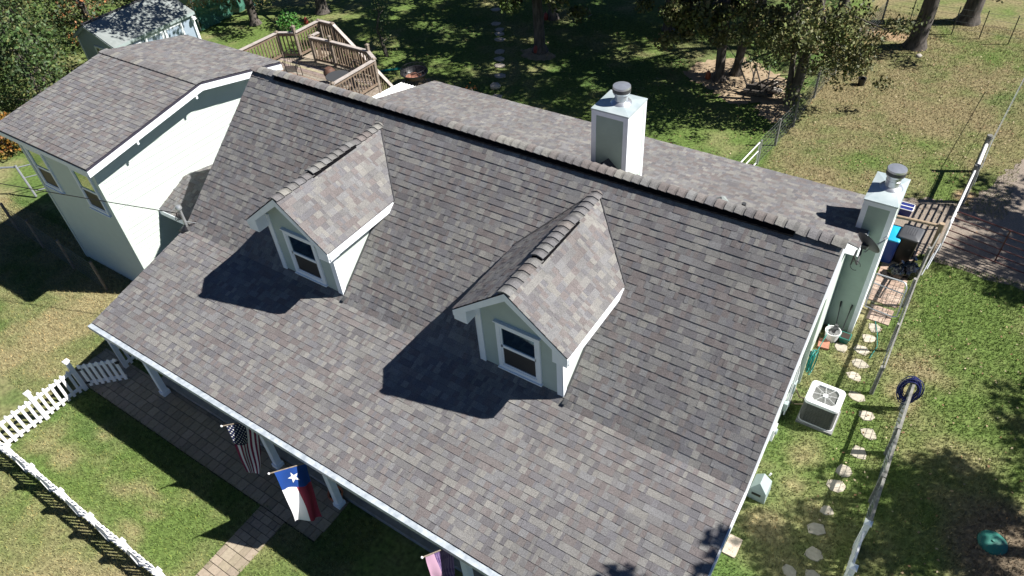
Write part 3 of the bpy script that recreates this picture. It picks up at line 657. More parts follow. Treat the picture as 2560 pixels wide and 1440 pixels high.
# ------------------------------------------------------------------ flags
def star(c, R_, ax, ay, nrm, mb, col):
    vs = []
    for k in range(10):
        a = math.pi / 2 + k * math.pi / 5; rr = R_ if k % 2 == 0 else R_ * .382
        vs.append(c + ax * (math.cos(a) * rr) + ay * (math.sin(a) * rr) + nrm)
    vs.append(c + nrm); mb.add(vs, [(k, (k + 1) % 10, 10) for k in range(10)], col)
def flag(name, label, tip, inn, b_tip, b_in, colour, stars, folds=.05, ph=0, seedp=0, extra=None):
    tip, inn, b_tip, b_in = map(Vector, (tip, inn, b_tip, b_in)); t = thing(name, label, 'flag', tuple(inn), 'flags hanging from the porch posts')
    d = (inn - tip).normalized(); end = inn + d * .55
    obj('flag_pole', MB().tube([tip - d * .12, end], .013, 8), M['wood'], t, smooth=True)
    obj('pole_finial', MB().lathe(tip - d * .12, [(0, -.026), (.018, -.018), (.024, 0), (.018, .018), (0, .026)], 10), M['white_paint'], t, smooth=True)
    nrm = (inn - tip).cross(b_tip - tip).normalized()
    def S(u, v):   # u along hoist from tip (0) to inner end (1), v along the fly (0..1)
        p = tip.lerp(inn, u).lerp(b_tip.lerp(b_in, u), v); p = p - Vector((0, 0, .06 * u * (1 - u) * 4 * (v > 0) * min(1, v * 3)))
        return p + nrm * (folds * math.sin(u * 9.5 + ph + v * 1.6) * min(1, v * 2.2) + .02 * math.sin(v * 8 + u * 3 + ph))
    nu, nv = 39, 50; mb = MB(); vs = [S(i / nu, j / nv) for j in range(nv + 1) for i in range(nu + 1)]; b = len(mb.v); mb.v += [tuple(p) for p in vs]
    for j in range(nv):
        for i in range(nu):
            mb.f.append((j * (nu + 1) + i, j * (nu + 1) + i + 1, (j + 1) * (nu + 1) + i + 1, (j + 1) * (nu + 1) + i)); mb.c.append(colour((i + .5) / nu, (j + .5) / nv))
    cl = obj('cloth', mb, M['cloth'], t, smooth=True, recalc=False)
    if stars:
        sm_ = MB()
        for (u, v, rr) in stars:
            ax = (S(u + .02, v) - S(u - .02, v)).normalized(); ay = -(S(u, v + .02) - S(u, v - .02)).normalized(); n_ = ax.cross(ay).normalized()
            if len(stars) == 1:   # large star: drape every tip over the folds
                H = (inn - tip).length; Fl = (b_tip - tip).length
                for sg in (-1, 1):
                    vs = []
                    for k in range(10):
                        a = math.pi + k * math.pi / 5; r_ = rr if k % 2 == 0 else rr * .382
                        vs.append(S(u + math.cos(a) * r_ / H, v + math.sin(a) * r_ / Fl) + n_ * .006 * sg)
                    vs.append(S(u, v) + n_ * .006 * sg); sm_.add(vs, [(k, (k + 1) % 10, 10) for k in range(10)], (.75, .75, .74))
            else:
                for sg in (-1, 1): star(S(u, v), rr, ax, ay, n_ * .006 * sg, sm_, (.72, .72, .68))
        obj('stars', sm_, M['cloth'], cl, recalc=False)
    return t
WH, RD, NV = (.68, .68, .70), (.19, .022, .06), (.012, .016, .05)
def us(u, v): return NV if (u < 7 / 13 and v < .4) else (RD if int(u * 13) % 2 == 0 else WH)
ust = []
for rI in range(9):
    for cI in range(6 if rI % 2 == 0 else 5): ust.append(((.028 + .0565 * rI), .035 + (cI + (0 if rI % 2 == 0 else .5)) * .066, .026))
flag('striped_flag', 'red and white striped flag with white stars on dark blue field', (5.41, -7.17, 2.70), (5.41, -6.47, 2.12), (5.43, -7.28, 1.12), (5.45, -7.0, .72), us, ust, .035, 2.0)
def tx(u, v): return (.012, .05, .22) if v < .34 else (WH if u < .5 else (.24, .03, .055))
flag('lone_star_flag', 'blue, white and red flag with one large white star', (7.34, -7.52, 2.92), (7.34, -6.82, 2.34), (7.48, -7.66, 1.42), (7.62, -7.12, .86), tx, [(.5, .17, .15)], .07, 4.2)
def t3(u, v): return (.42, .26, .36) if (u < .34) else ((.07, .04, .12) if int(u * 26 + 1.2 * math.sin(v * 5)) % 2 else (.16, .11, .22))
flag('purple_flag', 'pink and purple flag hanging at the bottom edge of the photo', (11.02, -7.33, 3.0), (11.02, -6.72, 2.36), (11.1, -7.36, 1.5), (11.12, -7.0, 1.1), t3, None, .06, .5)

# ------------------------------------------------------------------ picket fences and gate
def picket_run(name, label, posts, pz, h, gap=.165, pw=.072, side=1, up=.0):
    t = thing(name, label, 'fence', (posts[0][0], posts[0][1], 0), 'white picket fences round the front yard')
    rl = MB(); pk = MB(); rv = random.Random(len(posts))
    for a, b in zip(posts[:-1], posts[1:]):
        A = Vector((*a, 0)); B = Vector((*b, 0)); d = (B - A); L = d.length; d.normalize(); s = d.cross(Vector((0, 0, 1))) * side
        for z in (.16, h - .16): rl.bar(A + Vector((0, 0, z)), B + Vector((0, 0, z)), .04, .09)
        n = max(1, int(round(L / gap)))
        for i in range(1, n):
            p = A + d * (L * i / n + rv.uniform(-.008, .008)) + s * .035; ang = math.atan2(d.y, d.x); c_ = Matrix.Translation(p + Vector((0, 0, rv.uniform(-.015, .015)))) @ Matrix.Rotation(ang, 4, 'Z') @ Matrix.Rotation(rv.uniform(-.025, .025), 4, 'Y')
            w2, e = pw / 2, .01; pts = [(-w2, .05), (w2, .05), (w2, h - .05), (.0, h), (-w2, h - .05)]
            vs = [c_ @ Vector((q[0], -e, q[1])) for q in pts] + [c_ @ Vector((q[0], e, q[1])) for q in pts]
            pk.add(vs, [(0, 1, 2, 3, 4), (9, 8, 7, 6, 5)] + [(i_, (i_ + 1) % 5, 5 + (i_ + 1) % 5, 5 + i_) for i_ in range(5)])
    obj('rails', rl, M['white_paint'], t); obj('picket_panel', pk, M['white_paint'], t)
    for (x, y), ph in zip(posts, pz):
        if ph <= 0: continue
        m = MB(); m.bb(x - .055, x + .055, y - .055, y + .055, 0, ph); m.bb(x - .075, x + .075, y - .075, y + .075, ph + .001, ph + .03)
        m.add([(x - .07, y - .07, ph + .031), (x + .07, y - .07, ph + .031), (x + .07, y + .07, ph + .031), (x - .07, y + .07, ph + .031), (x, y, ph + .08)], [(0, 1, 4), (1, 2, 4), (2, 3, 4), (3, 0, 4), (3, 2, 1, 0)])
        obj('fence_post', m, M['white_paint'], t)
picket_run('picket_fence', 'white picket fence run from yard corner up to the small gate', [(-1.42, -9.85), (-1.42, -8.65), (-1.42, -7.5)], [1.0, 1.05, 1.15], .93)
picket_run('picket_fence', 'long white picket fence casting striped shadow on the left lawn', [(-1.34, -9.88), (-.3, -9.86), (.78, -9.85), (2.02, -9.86), (3.2, -9.87), (4.36, -9.86), (5.6, -9.86), (6.8, -9.86)], [0, 1.0, 1.0, 1.0, 1.0, 1.0, 1.0, 1.0], .9, side=-1)
picket_run('picket_fence', 'short white picket panel at the left end of the porch', [(-1.11, -6.4), (-1.08, -5.2), (-1.05, -4.1)], [1.19, 0, 1.0], .92)
picket_run('picket_fence', 'white picket fence piece in the lower right corner by the wire fence', [(17.42, -1.42), (17.42, -2.5), (17.42, -3.7)], [1.02, 1.0, 1.0], .9)
gt_ = thing('picket_gate', 'white picket gate standing ajar between side fence and porch', 'gate', (-1.36, -7.4, 0))
A, B = Vector((-1.34, -7.36, 0)), Vector((-.62, -6.66, 0)); d = (B - A).normalized(); L = (B - A).length; s = d.cross(Vector((0, 0, 1)))
fm = MB()
for z in (.2, .82): fm.bar(A + Vector((0, 0, z)), B + Vector((0, 0, z)), .04, .09)
fm.bar(A + Vector((0, 0, .5)) + d * .03, A + Vector((0, 0, .501)) + d * .03 + Vector((0, 0, .35)), .06, .04, up=d)
obj('gate_frame', fm, M['white_paint'], gt_); pk = MB(); ang = math.atan2(d.y, d.x)
for i in range(7):
    p = A + d * (.04 + (L - .08) * i / 6) + s * .035; c_ = Matrix.Translation(p) @ Matrix.Rotation(ang, 4, 'Z'); w2 = .042; h = .96; pts = [(-w2, .1), (w2, .1), (w2, h - .04), (0, h), (-w2, h - .04)]
    vs = [c_ @ Vector((q[0], -.01, q[1])) for q in pts] + [c_ @ Vector((q[0], .01, q[1])) for q in pts]
    pk.add(vs, [(0, 1, 2, 3, 4), (9, 8, 7, 6, 5)] + [(i_, (i_ + 1) % 5, 5 + (i_ + 1) % 5, 5 + i_) for i_ in range(5)])
obj('picket_panel', pk, M['white_paint'], gt_)
for z in (.25, .78): obj('hinge', MB().box(A + s * .05 + Vector((0, 0, z)), (.12, .04, .05), rz=ang), M['black'], gt_)
obj('latch', MB().box(B + s * .05 + Vector((0, 0, .8)), (.1, .05, .07), rz=ang), M['black'], gt_)

# ------------------------------------------------------------------ wire fences, gates on the right
def wire_panel(mb, a, b, z0, z1, sx=.15, sz=.15, r_=.0035):
    A = Vector((*a, 0)); B = Vector((*b, 0)); L = (B - A).length; n = max(1, int(L / sx))
    for i in range(n + 1):
        p = A.lerp(B, i / n); mb.bar(p + Vector((0, 0, z0)), p + Vector((0, 0, z1)), r_ * 2, r_ * 2, up=(B - A))
    k = max(1, int((z1 - z0) / sz))
    for j in range(k + 1):
        z = z0 + (z1 - z0) * j / k; mb.bar(A + Vector((0, 0, z)), B + Vector((0, 0, z)), r_ * 2, r_ * 2)
f1 = thing('wire_fence', 'grey wood post and rail wire fence nearest the bins and mesh gate', 'fence', (16.7, 6, 0), 'post and wire fences on the right')
pts = [(16.68, 2.95), (16.68, 4.6), (16.68, 6.55), (16.74, 8.0), (16.82, 8.95)]
for k, (x, y) in enumerate(pts):
    hh = (1.02, 1.04, 1.05, 1.12, 1.35)[k]; obj('fence_post', MB().cyl((x, y, 0), (x, y, hh), (.05, .04, .05, .05, .075)[k], n=12), M['greywood' if k < 4 else 'tanwood'], f1, smooth=True)
m = MB()
for a, b in zip(pts[:-1], pts[1:]): m.bar((a[0] + .04, a[1] - .05, 1.0), (b[0] + .04, b[1] - .05, 1.0), .035, .09)
obj('top_rail', m, M['greywood'], f1); m = MB()
for a, b in zip(pts[:-2], pts[1:-1]): wire_panel(m, a, b, .08, .95, .15, .15)
obj('wire_mesh', m, M['wire'], f1)
obj('cross_pole', MB().cyl((15.5, 8.9, 1.2), (16.85, 9.0, 1.22), .05, n=12), M['tanwood'], f1, smooth=True)
obj('steel_rail', MB().cyl((16.84, 7.0, 1.12), (16.95, 8.3, 1.12), .022, n=10).cyl((16.78, 6.9, .95), (16.88, 8.0, .95), .018, n=10), M['galv'], f1, smooth=True)
f2 = thing('wire_fence', 'grey wood post and wire fence holding the blue hose coil', 'fence', (17.42, .5, 0), 'post and wire fences on the right')
pts = [(17.4, 2.8), (17.41, 1.29), (17.42, -.15), (17.43, -1.35)]
for k, (x, y) in enumerate(pts): obj('fence_post', MB().bb(x - .05, x + .05, y - .05, y + .05, 0, 1.07), M['greywood'], f2)
m = MB()
for a, b in zip(pts[:-1], pts[1:]): m.bar((a[0] + .02, a[1] - .06, 1.03), (b[0] + .02, b[1] + .06, 1.03), .06, .04)
obj('top_rail', m, M['greywood'], f2); m = MB()
for a, b in zip(pts[:-1], pts[1:]): wire_panel(m, a, b, .05, .99, .15, .15)
obj('wire_mesh', m, M['wire'], f2)
# mesh gate
mg = thing('mesh_gate', 'galvanised tube gate with wire mesh between chimney and fence', 'gate', (16.2, 6, 0))
m = MB(); m.tube([(15.74, 6.2, 1.1), (16.42, 6.2, 1.1), (16.5, 6.18, 1.08), (16.56, 6.1, 1.0), (16.6, 5.9, .12), (16.5, 5.88, .08), (15.76, 5.95, .08)], .022, 8).tube([(15.74, 6.14, .82), (16.57, 6.05, .82)], .018, 8).tube([(15.74, 6.2, 1.1), (15.76, 5.95, .08)], .022, 8); obj('gate_frame', m, M['galv'], mg, smooth=True)
m = MB()
for i in range(8): x = 15.8 + i * .1; m.bar((x, 6.13, .8), (x, 5.95, .1), .006, .006)
for i in range(6): z = .15 + i * .12; m.bar((15.76, 5.96 + z * .2, z), (16.58, 5.92 + z * .18, z), .006, .006)
obj('wire_mesh', m, M['wire'], mg)
# white pipe gate along the drive and tall posts
def pipe_gate(name, label, a, b, h, z0, nbar, mt, rad=.022, brace=True):
    t = thing(name, label, 'gate', (a[0], a[1], 0)); A = Vector((*a, 0)); B = Vector((*b, 0)); d = (B - A).normalized(); up = Vector((0, 0, 1)); c = .12
    fr = MB(); fr.tube([A + up * z0, A + up * (h - c), A + up * (h - .03) + d * .04, A + up * h + d * c, B + up * h - d * c, B + up * (h - .03) - d * .04, B + up * (h - c), B + up * z0], rad, 8).tube([A + up * z0, B + up * z0], rad, 8)
    obj('gate_frame', fr, mt, t, smooth=True)
    for i in range(1, nbar):
        z = z0 + (h - z0) * i / nbar; obj('bar', MB().tube([A + up * z + d * .01, B + up * z - d * .01], rad * .8, 8), mt, t, smooth=True)
    if brace:
        br = MB(); n = max(1, int((B - A).length / 1.6))
        for i in range(1, n + 1): p = A + d * ((B - A).length * i / (n + 1)); br.tube([p + up * z0, p + up * h], rad * .9, 8)
        obj('brace', br, mt, t, smooth=True)
    return t
pipe_gate('pipe_gate', 'white pipe gate seen edge-on beside the gravel drive', (17.0, 9.15), (17.16, 12.25), 1.35, .25, 5, M['white_paint'], .03)
pipe_gate('pipe_gate', 'dark red pipe farm gate across the gravel drive', (17.02, 9.86), (21.4, 9.05), 1.28, .12, 5, M['rust'])
tp = thing('post_brace', 'two tall round fence posts joined by a white brace rail', 'fence', (17.2, 13, 0))
for x, y in ((17.18, 12.42), (17.24, 14.44)): obj('fence_post', MB().cyl((x, y, 0), (x, y, 1.42), .085, n=16), M['greywood'], tp, smooth=True)
obj('brace_rail', MB().cyl((17.19, 12.5, 1.1), (17.24, 14.36, 1.1), .055, n=10), M['white_paint'], tp, smooth=True)
m = MB()
for z, w_ in ((1.35, .016), (.7, .008)): m.bar((17.3, 12.4, z), (17.35, 14.44, z), w_, w_).bar((17.35, 14.44, z), (17.8, 21, z), w_, w_)
obj('fence_wire', m, M['galv'], tp)
# yard fence running back (x = 11) and T posts along the far side
yf = thing('yard_fence', 'long woven wire fence between back yard and dry field', 'fence', (10.8, 11.5, 0))
pts = [(10.72, 11.5), (10.86, 13.0), (11.02, 14.56), (11.05, 17.07), (11.2, 19.4), (11.4, 21.5), (11.7, 25.2)]
for k, (x, y) in enumerate(pts): obj('fence_post', MB().cyl((x, y, 0), (x, y, (1.0, 1.1, 1.36, 1.32, 1.2, 1.2, 1.3)[k]), .045 if k else .035, n=10), M['greywood' if k else 'galv'], yf, smooth=True)
m = MB()
for a, b in zip(pts[:-1], pts[1:]): wire_panel(m, a, b, .06, 1.08, .16, .15, .004)
obj('wire_mesh', m, M['wire'], yf)
ff = thing('field_fence', 'thin steel T-post wire fence along far edge of the field', 'fence', (12, 25.3, 0))
pts = [(11.7, 25.3), (12.83, 25.28), (14.63, 25.32), (15.73, 25.34), (16.87, 25.26), (18.4, 25.3), (20, 25.3)]
for x, y in pts[1:]: obj('fence_post', MB().bb(x - .02, x + .02, y - .02, y + .02, 0, 1.25), M['darkgrey'], ff)
m = MB()
for a, b in zip(pts[:-1], pts[1:]):
    for z in (.3, .6, .9, 1.15): m.bar((*a, z), (*b, z), .007, .007)
obj('fence_wire', m, M['wire'], ff)
yg = thing('yard_gate', 'white tube gate with two rails at the end of the yard fence', 'gate', (10.4, 11.2, 0))
obj('gate_frame', MB().tube([(10.69, 11.4, .95), (10.56, 9.9, .95), (10.5, 9.2, .95), (10.5, 9.2, .1), (10.69, 11.4, .1), (10.69, 11.4, .95)], .022, 8).tube([(10.69, 11.4, .6), (10.5, 9.2, .6)], .02, 8), M['white_paint'], yg, smooth=True)
# left wire fence and gate by annex
lf = thing('shaded_fence', 'wire fence with dark wood posts in the annex shadow', 'fence', (-8, -4.3, 0))
pts = [(-12.2, -4.5), (-10.4, -4.4), (-8.6, -4.5), (-6.6, -4.6), (-4.6, -4.7)]
for x, y in pts: obj('fence_post', MB().cyl((x, y, 0), (x, y, 1.2), .045, n=10), M['wood'], lf, smooth=True)
m = MB()
for a, b in zip(pts[:-1], pts[1:]): wire_panel(m, a, b, .06, 1.08, .16, .15, .004)
obj('wire_mesh', m, M['wire'], lf)
lg = thing('tube_gate', 'galvanised tube gate at the far left behind the annex', 'gate', (-13, -2.6, 0))
m = MB(); m.tube([(-11.8, -2.9, .05), (-12.15, -2.85, 1.3)], .045, 8); obj('gate_post', m, M['galv'], lg, smooth=True)
m = MB(); m.tube([(-12.1, -2.8, 1.2), (-11.5, -1.9, 1.2), (-11.0, -1.2, 1.15), (-11.0, -1.2, .15), (-12.0, -2.75, .15)], .025, 8).tube([(-12.08, -2.8, .75), (-11.0, -1.2, .75)], .02, 8); obj('gate_frame', m, M['galv'], lg, smooth=True)
obj('top_rail', MB().tube([(-12.15, -2.85, 1.22), (-16, -5.2, 1.2)], .04, 8), M['galv'], lg, smooth=True)

# ------------------------------------------------------------------ side yard objects
ac = thing('air_conditioner', 'white topped air conditioner unit with dark louvred sides', 'air conditioner', (15.77, 1.58, 0))
def rrect(cx, cy, hx, hy, rr, n=6):
    o = []
    for k, (sx, sy) in enumerate(((1, 1), (-1, 1), (-1, -1), (1, -1))):
        for i in range(n + 1):
            a = (k * 90 + 90 * i / n) * math.pi / 180; o.append((cx + sx * (hx - rr) + rr * math.cos(a), cy + sy * (hy - rr) + rr * math.sin(a)))
    return o
AX, AY = 15.77, 1.57
obj('pad', MB().bb(AX - .43, AX + .43, AY - .41, AY + .41, 0, .06), M['concrete'], ac)
body = MB(); z = .09
while z < .74:
    body.prism(rrect(AX, AY, .388, .363, .1), 'z', z, z + .026); body.prism(rrect(AX, AY, .362, .337, .09), 'z', z + .0265, z + .0535); z += .054
obj('louvred_cabinet', body, M['ac_metal'], ac)
cr_ = MB()
for i in range(9):
    for yy in (AY - .363, AY + .363): cr_.bar((AX - .28 + .07 * i, yy, .09), (AX - .28 + .07 * i, yy, .75), .006, .006)
    for xx in (AX - .388, AX + .388): cr_.bar((xx, AY - .26 + .065 * i, .09), (xx, AY - .26 + .065 * i, .75), .006, .006)
obj('guard_wires', cr_, M['darkgrey'], ac)
bs = MB(); bs.prism(rrect(AX, AY, .4, .375, .11), 'z', .06, .09); obj('base_pan', bs, M['ac_top'], ac)
top = MB(); o_ = rrect(AX, AY, .4, .375, .11, 7); n = len(o_); inn = [(AX + .33 * math.cos(math.atan2(p[1] - AY, p[0] - AX)), AY + .33 * math.sin(math.atan2(p[1] - AY, p[0] - AX))) for p in o_]
rings = [[(p[0], p[1], .752) for p in o_], [(p[0], p[1], .80) for p in o_], [((p[0] - AX) * .97 + AX, (p[1] - AY) * .97 + AY, .825) for p in o_], [(p[0], p[1], .835) for p in inn], [((p[0] - AX) * .97 + AX, (p[1] - AY) * .97 + AY, .76) for p in inn]]
vs = [p for r_ in rings for p in r_]; top.add(vs, [(k * n + i, k * n + (i + 1) % n, (k + 1) * n + (i + 1) % n, (k + 1) * n + i) for k in range(4) for i in range(n)])
obj('top_panel', top, M['ac_top'], ac, smooth=True)
gr = MB()
for k in range(8):
    t = k * math.pi / 4 + .2; gr.bar((AX, AY, .838), (AX + .33 * math.cos(t), AY + .33 * math.sin(t), .838), .006, .005)
for rr in (.12, .325): gr.tube([(AX + rr * math.cos(t), AY + rr * math.sin(t), .838) for t in np.linspace(0, 2 * math.pi, 25)[:-1]], .0015, 4, closed=True)
obj('fan_grille', gr, M['ac_top'], ac); obj('motor', MB().cyl((AX, AY, .66), (AX, AY, .83), .06), M['ac_top'], ac)
for k in range(3):
    t = k * 2.094 + .5; Mx = Matrix.Translation((AX + .16 * math.cos(t), AY + .16 * math.sin(t), .74)) @ Matrix.Rotation(t, 4, 'Z') @ Matrix.Rotation(.35, 4, 'X'); obj('fan_blade', MB().box((0, 0, 0), (.27, .2, .006), M=Mx), M['ac_top'], ac)
obj('shroud', MB().cyl((AX, AY, .5), (AX, AY, .52), .33, n=24), M['black'], ac)
obj('pipe', MB().tube([(AX - .4, AY + .1, .35), (AX - .55, AY + .12, .3), (15.04, AY + .2, .5)], .02, 6).tube([(AX - .4, AY, .25), (AX - .6, AY, .12), (15.04, AY - .1, .3)], .014, 6), M['tanwood'], ac, smooth=True)
ub = thing('vent_box', 'pale grey-green pitched utility box at the house wall', 'utility box', (15.27, -1.2, 0))
m = MB(); m.add([(15.06, -1.42, 0), (15.46, -1.42, 0), (15.46, -.98, 0), (15.06, -.98, 0), (15.08, -1.40, .34), (15.44, -1.40, .34), (15.44, -1.0, .36), (15.08, -1.0, .36), (15.25, -1.33, .56), (15.25, -1.04, .57)], [(3, 2, 1, 0), (0, 1, 5, 4), (1, 2, 6, 5), (2, 3, 7, 6), (3, 0, 4, 7), (4, 5, 8), (5, 6, 9, 8), (6, 7, 9), (7, 4, 8, 9)]); obj('box_body', m, M['gray_green'], ub)
obj('vent_slot', MB().box((15.24, -1.412, .22), (.2, .012, .07)), M['black'], ub); obj('knob', MB().cyl((15.35, -.99, .5), (15.37, -.96, .56), .02), M['white_paint'], ub)
# stepping stones
sp_ = [(16.2, 5.29, .20), (16.16, 4.83, .2), (15.62, 4.15, .2), (16.1, 4.29, .2), (16.2, 3.8, .22), (16.19, 3.3, .2), (16.40, 2.66, .2), (16.75, 2.19, .2), (16.92, 1.67, .2), (16.87, 1.0, .21), (16.71, .33, .2), (16.67, -.14, .2), (16.68, -.86, .16), (16.6, -1.42, .2), (16.72, -2.03, .2), (16.42, -2.63, .18), (16.85, -2.5, .17)]
near = ['by the mesh gate', 'below the mesh gate pad', 'nearest the white tub, by the chimney foot', 'crossed by the fence rail shadow', 'below the shadowed stone, wide and flat', 'round, right of the green hose', 'half hidden behind the air conditioner', 'under the blue hose shadow', 'tilted oval below the blue hose shadow', 'cut by a post shadow, second below the hose', 'broad, level with the wall meter', 'left-leaning, level with the grey-green box', 'small and square, below the lowest post shadow', 'trapezoid below the grey-green box', 'half in picket shadow near the lower fence', 'lowest left one at the picture edge', 'lowest right one at the picture edge']
r = random.Random(3)
for k, (x, y, rad) in enumerate(sp_):
    nS = r.choice((6, 7, 8)); pts = []; ph = r.random() * 6
    for i in range(nS):
        a = ph + 2 * math.pi * i / nS; rr = rad * r.uniform(.74, 1.14); pts.append((x + rr * 1.0 * math.cos(a), y + rr * .92 * math.sin(a)))
    m = MB(); c = r.choice(((.42, .375, .30), (.39, .35, .285), (.45, .40, .325), (.36, .325, .265))); nS = len(pts); inner = [((p[0] - x) * .93 + x, (p[1] - y) * .93 + y) for p in pts]
    m.add([(p[0], p[1], -.02) for p in pts] + [(p[0], p[1], .012) for p in pts] + [(p[0], p[1], .018 + r.uniform(-.003, .003)) for p in inner], [(i, (i + 1) % nS, nS + (i + 1) % nS, nS + i) for i in range(nS)] + [(nS + i, nS + (i + 1) % nS, 2 * nS + (i + 1) % nS, 2 * nS + i) for i in range(nS)] + [tuple(2 * nS + i for i in range(nS))], c)
    tag(obj('stepping_stone', m, M['stone']), 'tan stepping stone ' + near[k], 'stepping stone', 'stepping stones along the side yard')
m = MB(); m.prism(rrect(15.23, -2.73, .14, .24, .02, 2), 'z', 0, .04, col=(.45, .37, .30)); tag(obj('stepping_stone', m, M['stone']), 'rectangular tan paver alone beside the house corner', 'paver', 'stepping stones along the side yard')
bs_ = [(-5.77, 19.07), (-4.77, 17.61), (-4.2, 17.1), (-3.92, 16.71), (-3.54, 16.14), (-2.84, 15.04), (-2.4, 14.4), (-1.99, 13.86), (-1.45, 13.05), (.2, 10.75), (-.5, 11.4)]
bl = ['farthest, at the top edge of the photo', 'second from the top edge', 'third from the top edge, pale', 'in the tree shade, fourth from the top', 'small and grey, midway along the path', 'large pale, midway in dappled shade', 'in deep shade below the midway one', 'third from the lawn end', 'with a pale rock edge at the shade border', 'closest to the back roof eave', 'oval on the sunny grass by the flowers']
for k, (x, y) in enumerate(bs_):
    m = MB(); nS = 7; pts = [(x + .26 * r.uniform(.75, 1.2) * math.cos(6.28 * i / nS), y + .22 * r.uniform(.75, 1.2) * math.sin(6.28 * i / nS)) for i in range(nS)]; m.prism(pts, 'z', 0, .035, col=(.38, .34, .29)); tag(obj('path_stone', m, M['stone']), 'flat garden path stone ' + bl[k], 'path stone', 'stones of the back yard path')
m = MB()
def rock(mb, c, rad, seed, flat=.6, col=(.36, .34, .32), n=9):
    rr = random.Random(seed); prof = []
    vs = []; rings = 5
    for j in range(rings + 1):
        ph = math.pi * j / rings
        for i in range(n):
            a = 2 * math.pi * i / n; k = rad * rr.uniform(.85, 1.12); vs.append((c[0] + k * math.sin(ph) * math.cos(a), c[1] + k * math.sin(ph) * math.sin(a), c[2] + k * flat * math.cos(ph)))
    mb.add(vs, [(j * n + i, j * n + (i + 1) % n, (j + 1) * n + (i + 1) % n, (j + 1) * n + i) for j in range(rings) for i in range(n)], col)
for (x, y, rad, l) in ((-1.0, 12.05, .24, 'grey rounded rock at the end of the garden stone path'), (13.85, 22.5, .14, 'small pale rock at the foot of the big field tree'), (9.6, 16.9, .22, 'pale limestone rock beside the brush pile'), (9.3, 17.5, .16, 'small pale rock behind the brush pile')):
    m = MB(); rock(m, (x, y, rad * .3), rad, int(rad * 100), col=(.40, .37, .33)); tag(obj('rock', m, M['stone'], smooth=True), l, 'rock')
# bins, bag, crate
tc = thing('trash_bin', 'black wheeled trash bin with grey ribbed lid by the fence', 'trash bin', (16.2, 8.6, 0))
Mx = Matrix.Translation((16.17, 8.58, 0)) @ Matrix.Rotation(-.06, 4, 'Z')
def loft(mb, rings):
    n = len(rings[0]); mb.add([p for r_ in rings for p in r_], [(k * n + i, k * n + (i + 1) % n, (k + 1) * n + (i + 1) % n, (k + 1) * n + i) for k in range(len(rings) - 1) for i in range(n)] + [tuple(range(n - 1, -1, -1)), tuple((len(rings) - 1) * n + i for i in range(n))])
def binshape(Mx, h, hx, hy, tp=.8):
    b = MB(); loft(b, [[Mx @ Vector((p[0], p[1], z)) for p in rrect(0, 0, hx * k, hy * k, .05, 4)] for z, k in ((.02, tp), (h * .6, tp + (1 - tp) * .7), (h, 1))]); return b
obj('bin_body', binshape(Mx, .98, .26, .33), M['bin_black'], tc, smooth=True)
ld = MB(); loft(ld, [[Mx @ Vector((p[0], p[1], z)) for p in rrect(0, 0, hx, hy, .06, 4)] for z, hx, hy in ((.985, .285, .36), (1.03, .285, .36), (1.06, .25, .32))]); lid = obj('bin_lid', ld, M['bin_lid'], tc, smooth=True)
rb = MB()
for i in range(5): rb.box(Mx @ Vector((-.12 + .06 * i, .02, 1.066)), (.018, .36, .012), rz=-.06)
obj('lid_ribs', rb, M['bin_lid'], lid)
for s_ in (-1, 1): obj('wheel', MB().cyl(Mx @ Vector((s_ * .2, .3, .11)), Mx @ Vector((s_ * .25, .3, .11)), .11), M['black'], tc)
obj('handle', MB().tube([Mx @ Vector((-.2, .37, .96)), Mx @ Vector((.2, .37, .96))], .015, 8), M['black'], tc)
rc = thing('recycling_bin', 'blue recycling bin with bright cyan lid beside chimney', 'bin', (15.78, 8.5, 0)); Mx = Matrix.Translation((15.77, 8.47, 0))
obj('bin_body', binshape(Mx, .9, .19, .36, .85), M['blue'], rc, smooth=True); ld = MB(); loft(ld, [[Mx @ Vector((p[0], p[1], z)) for p in rrect(0, 0, hx, hy, .05, 4)] for z, hx, hy in ((.905, .2, .4), (.94, .2, .4), (.965, .17, .36))]); obj('bin_lid', ld, M['cyan'], rc, smooth=True)
m = MB()
def bagshape(mb, c, rad, h, seed):
    rr = random.Random(seed); n, rings = 22, 14; vs = []
    for j in range(rings + 1):
        t = j / rings
        for i in range(n):
            a = 2 * math.pi * i / n; k = math.sin(math.pi * min(1, .12 + t * .88)) ** .55 * (1 - .25 * t) + .02
            k *= 1 + .10 * math.sin(a * 7 + t * 9 + seed) + .07 * math.sin(a * 13 - t * 14) + rr.uniform(-.015, .015); vs.append((c[0] + rad * k * math.cos(a), c[1] + rad * k * math.sin(a), c[2] + h * t * (1 + .05 * math.sin(a * 5))))
    mb.add(vs, [(j * n + i, j * n + (i + 1) % n, (j + 1) * n + (i + 1) % n, (j + 1) * n + i) for j in range(rings) for i in range(n)])
    mb.tube([(c[0], c[1], c[2] + h * .97), (c[0] + .02, c[1], c[2] + h + .08), (c[0] + .06, c[1], c[2] + h + .14)], [.03, .03, .06], 8)
bagshape(m, (16.47, 7.95, 0), .29, .5, 2); tag(obj('trash_bag', m, M['bag'], smooth=True), 'shiny black trash bag slumped on the pavers by fence', 'trash bag')
m = MB(); bagshape(m, (16.18, 7.75, 0), .26, .42, 5); tag(obj('trash_bag', m, M['bag'], smooth=True), 'dull black trash bag in shadow left of the shiny one', 'trash bag')
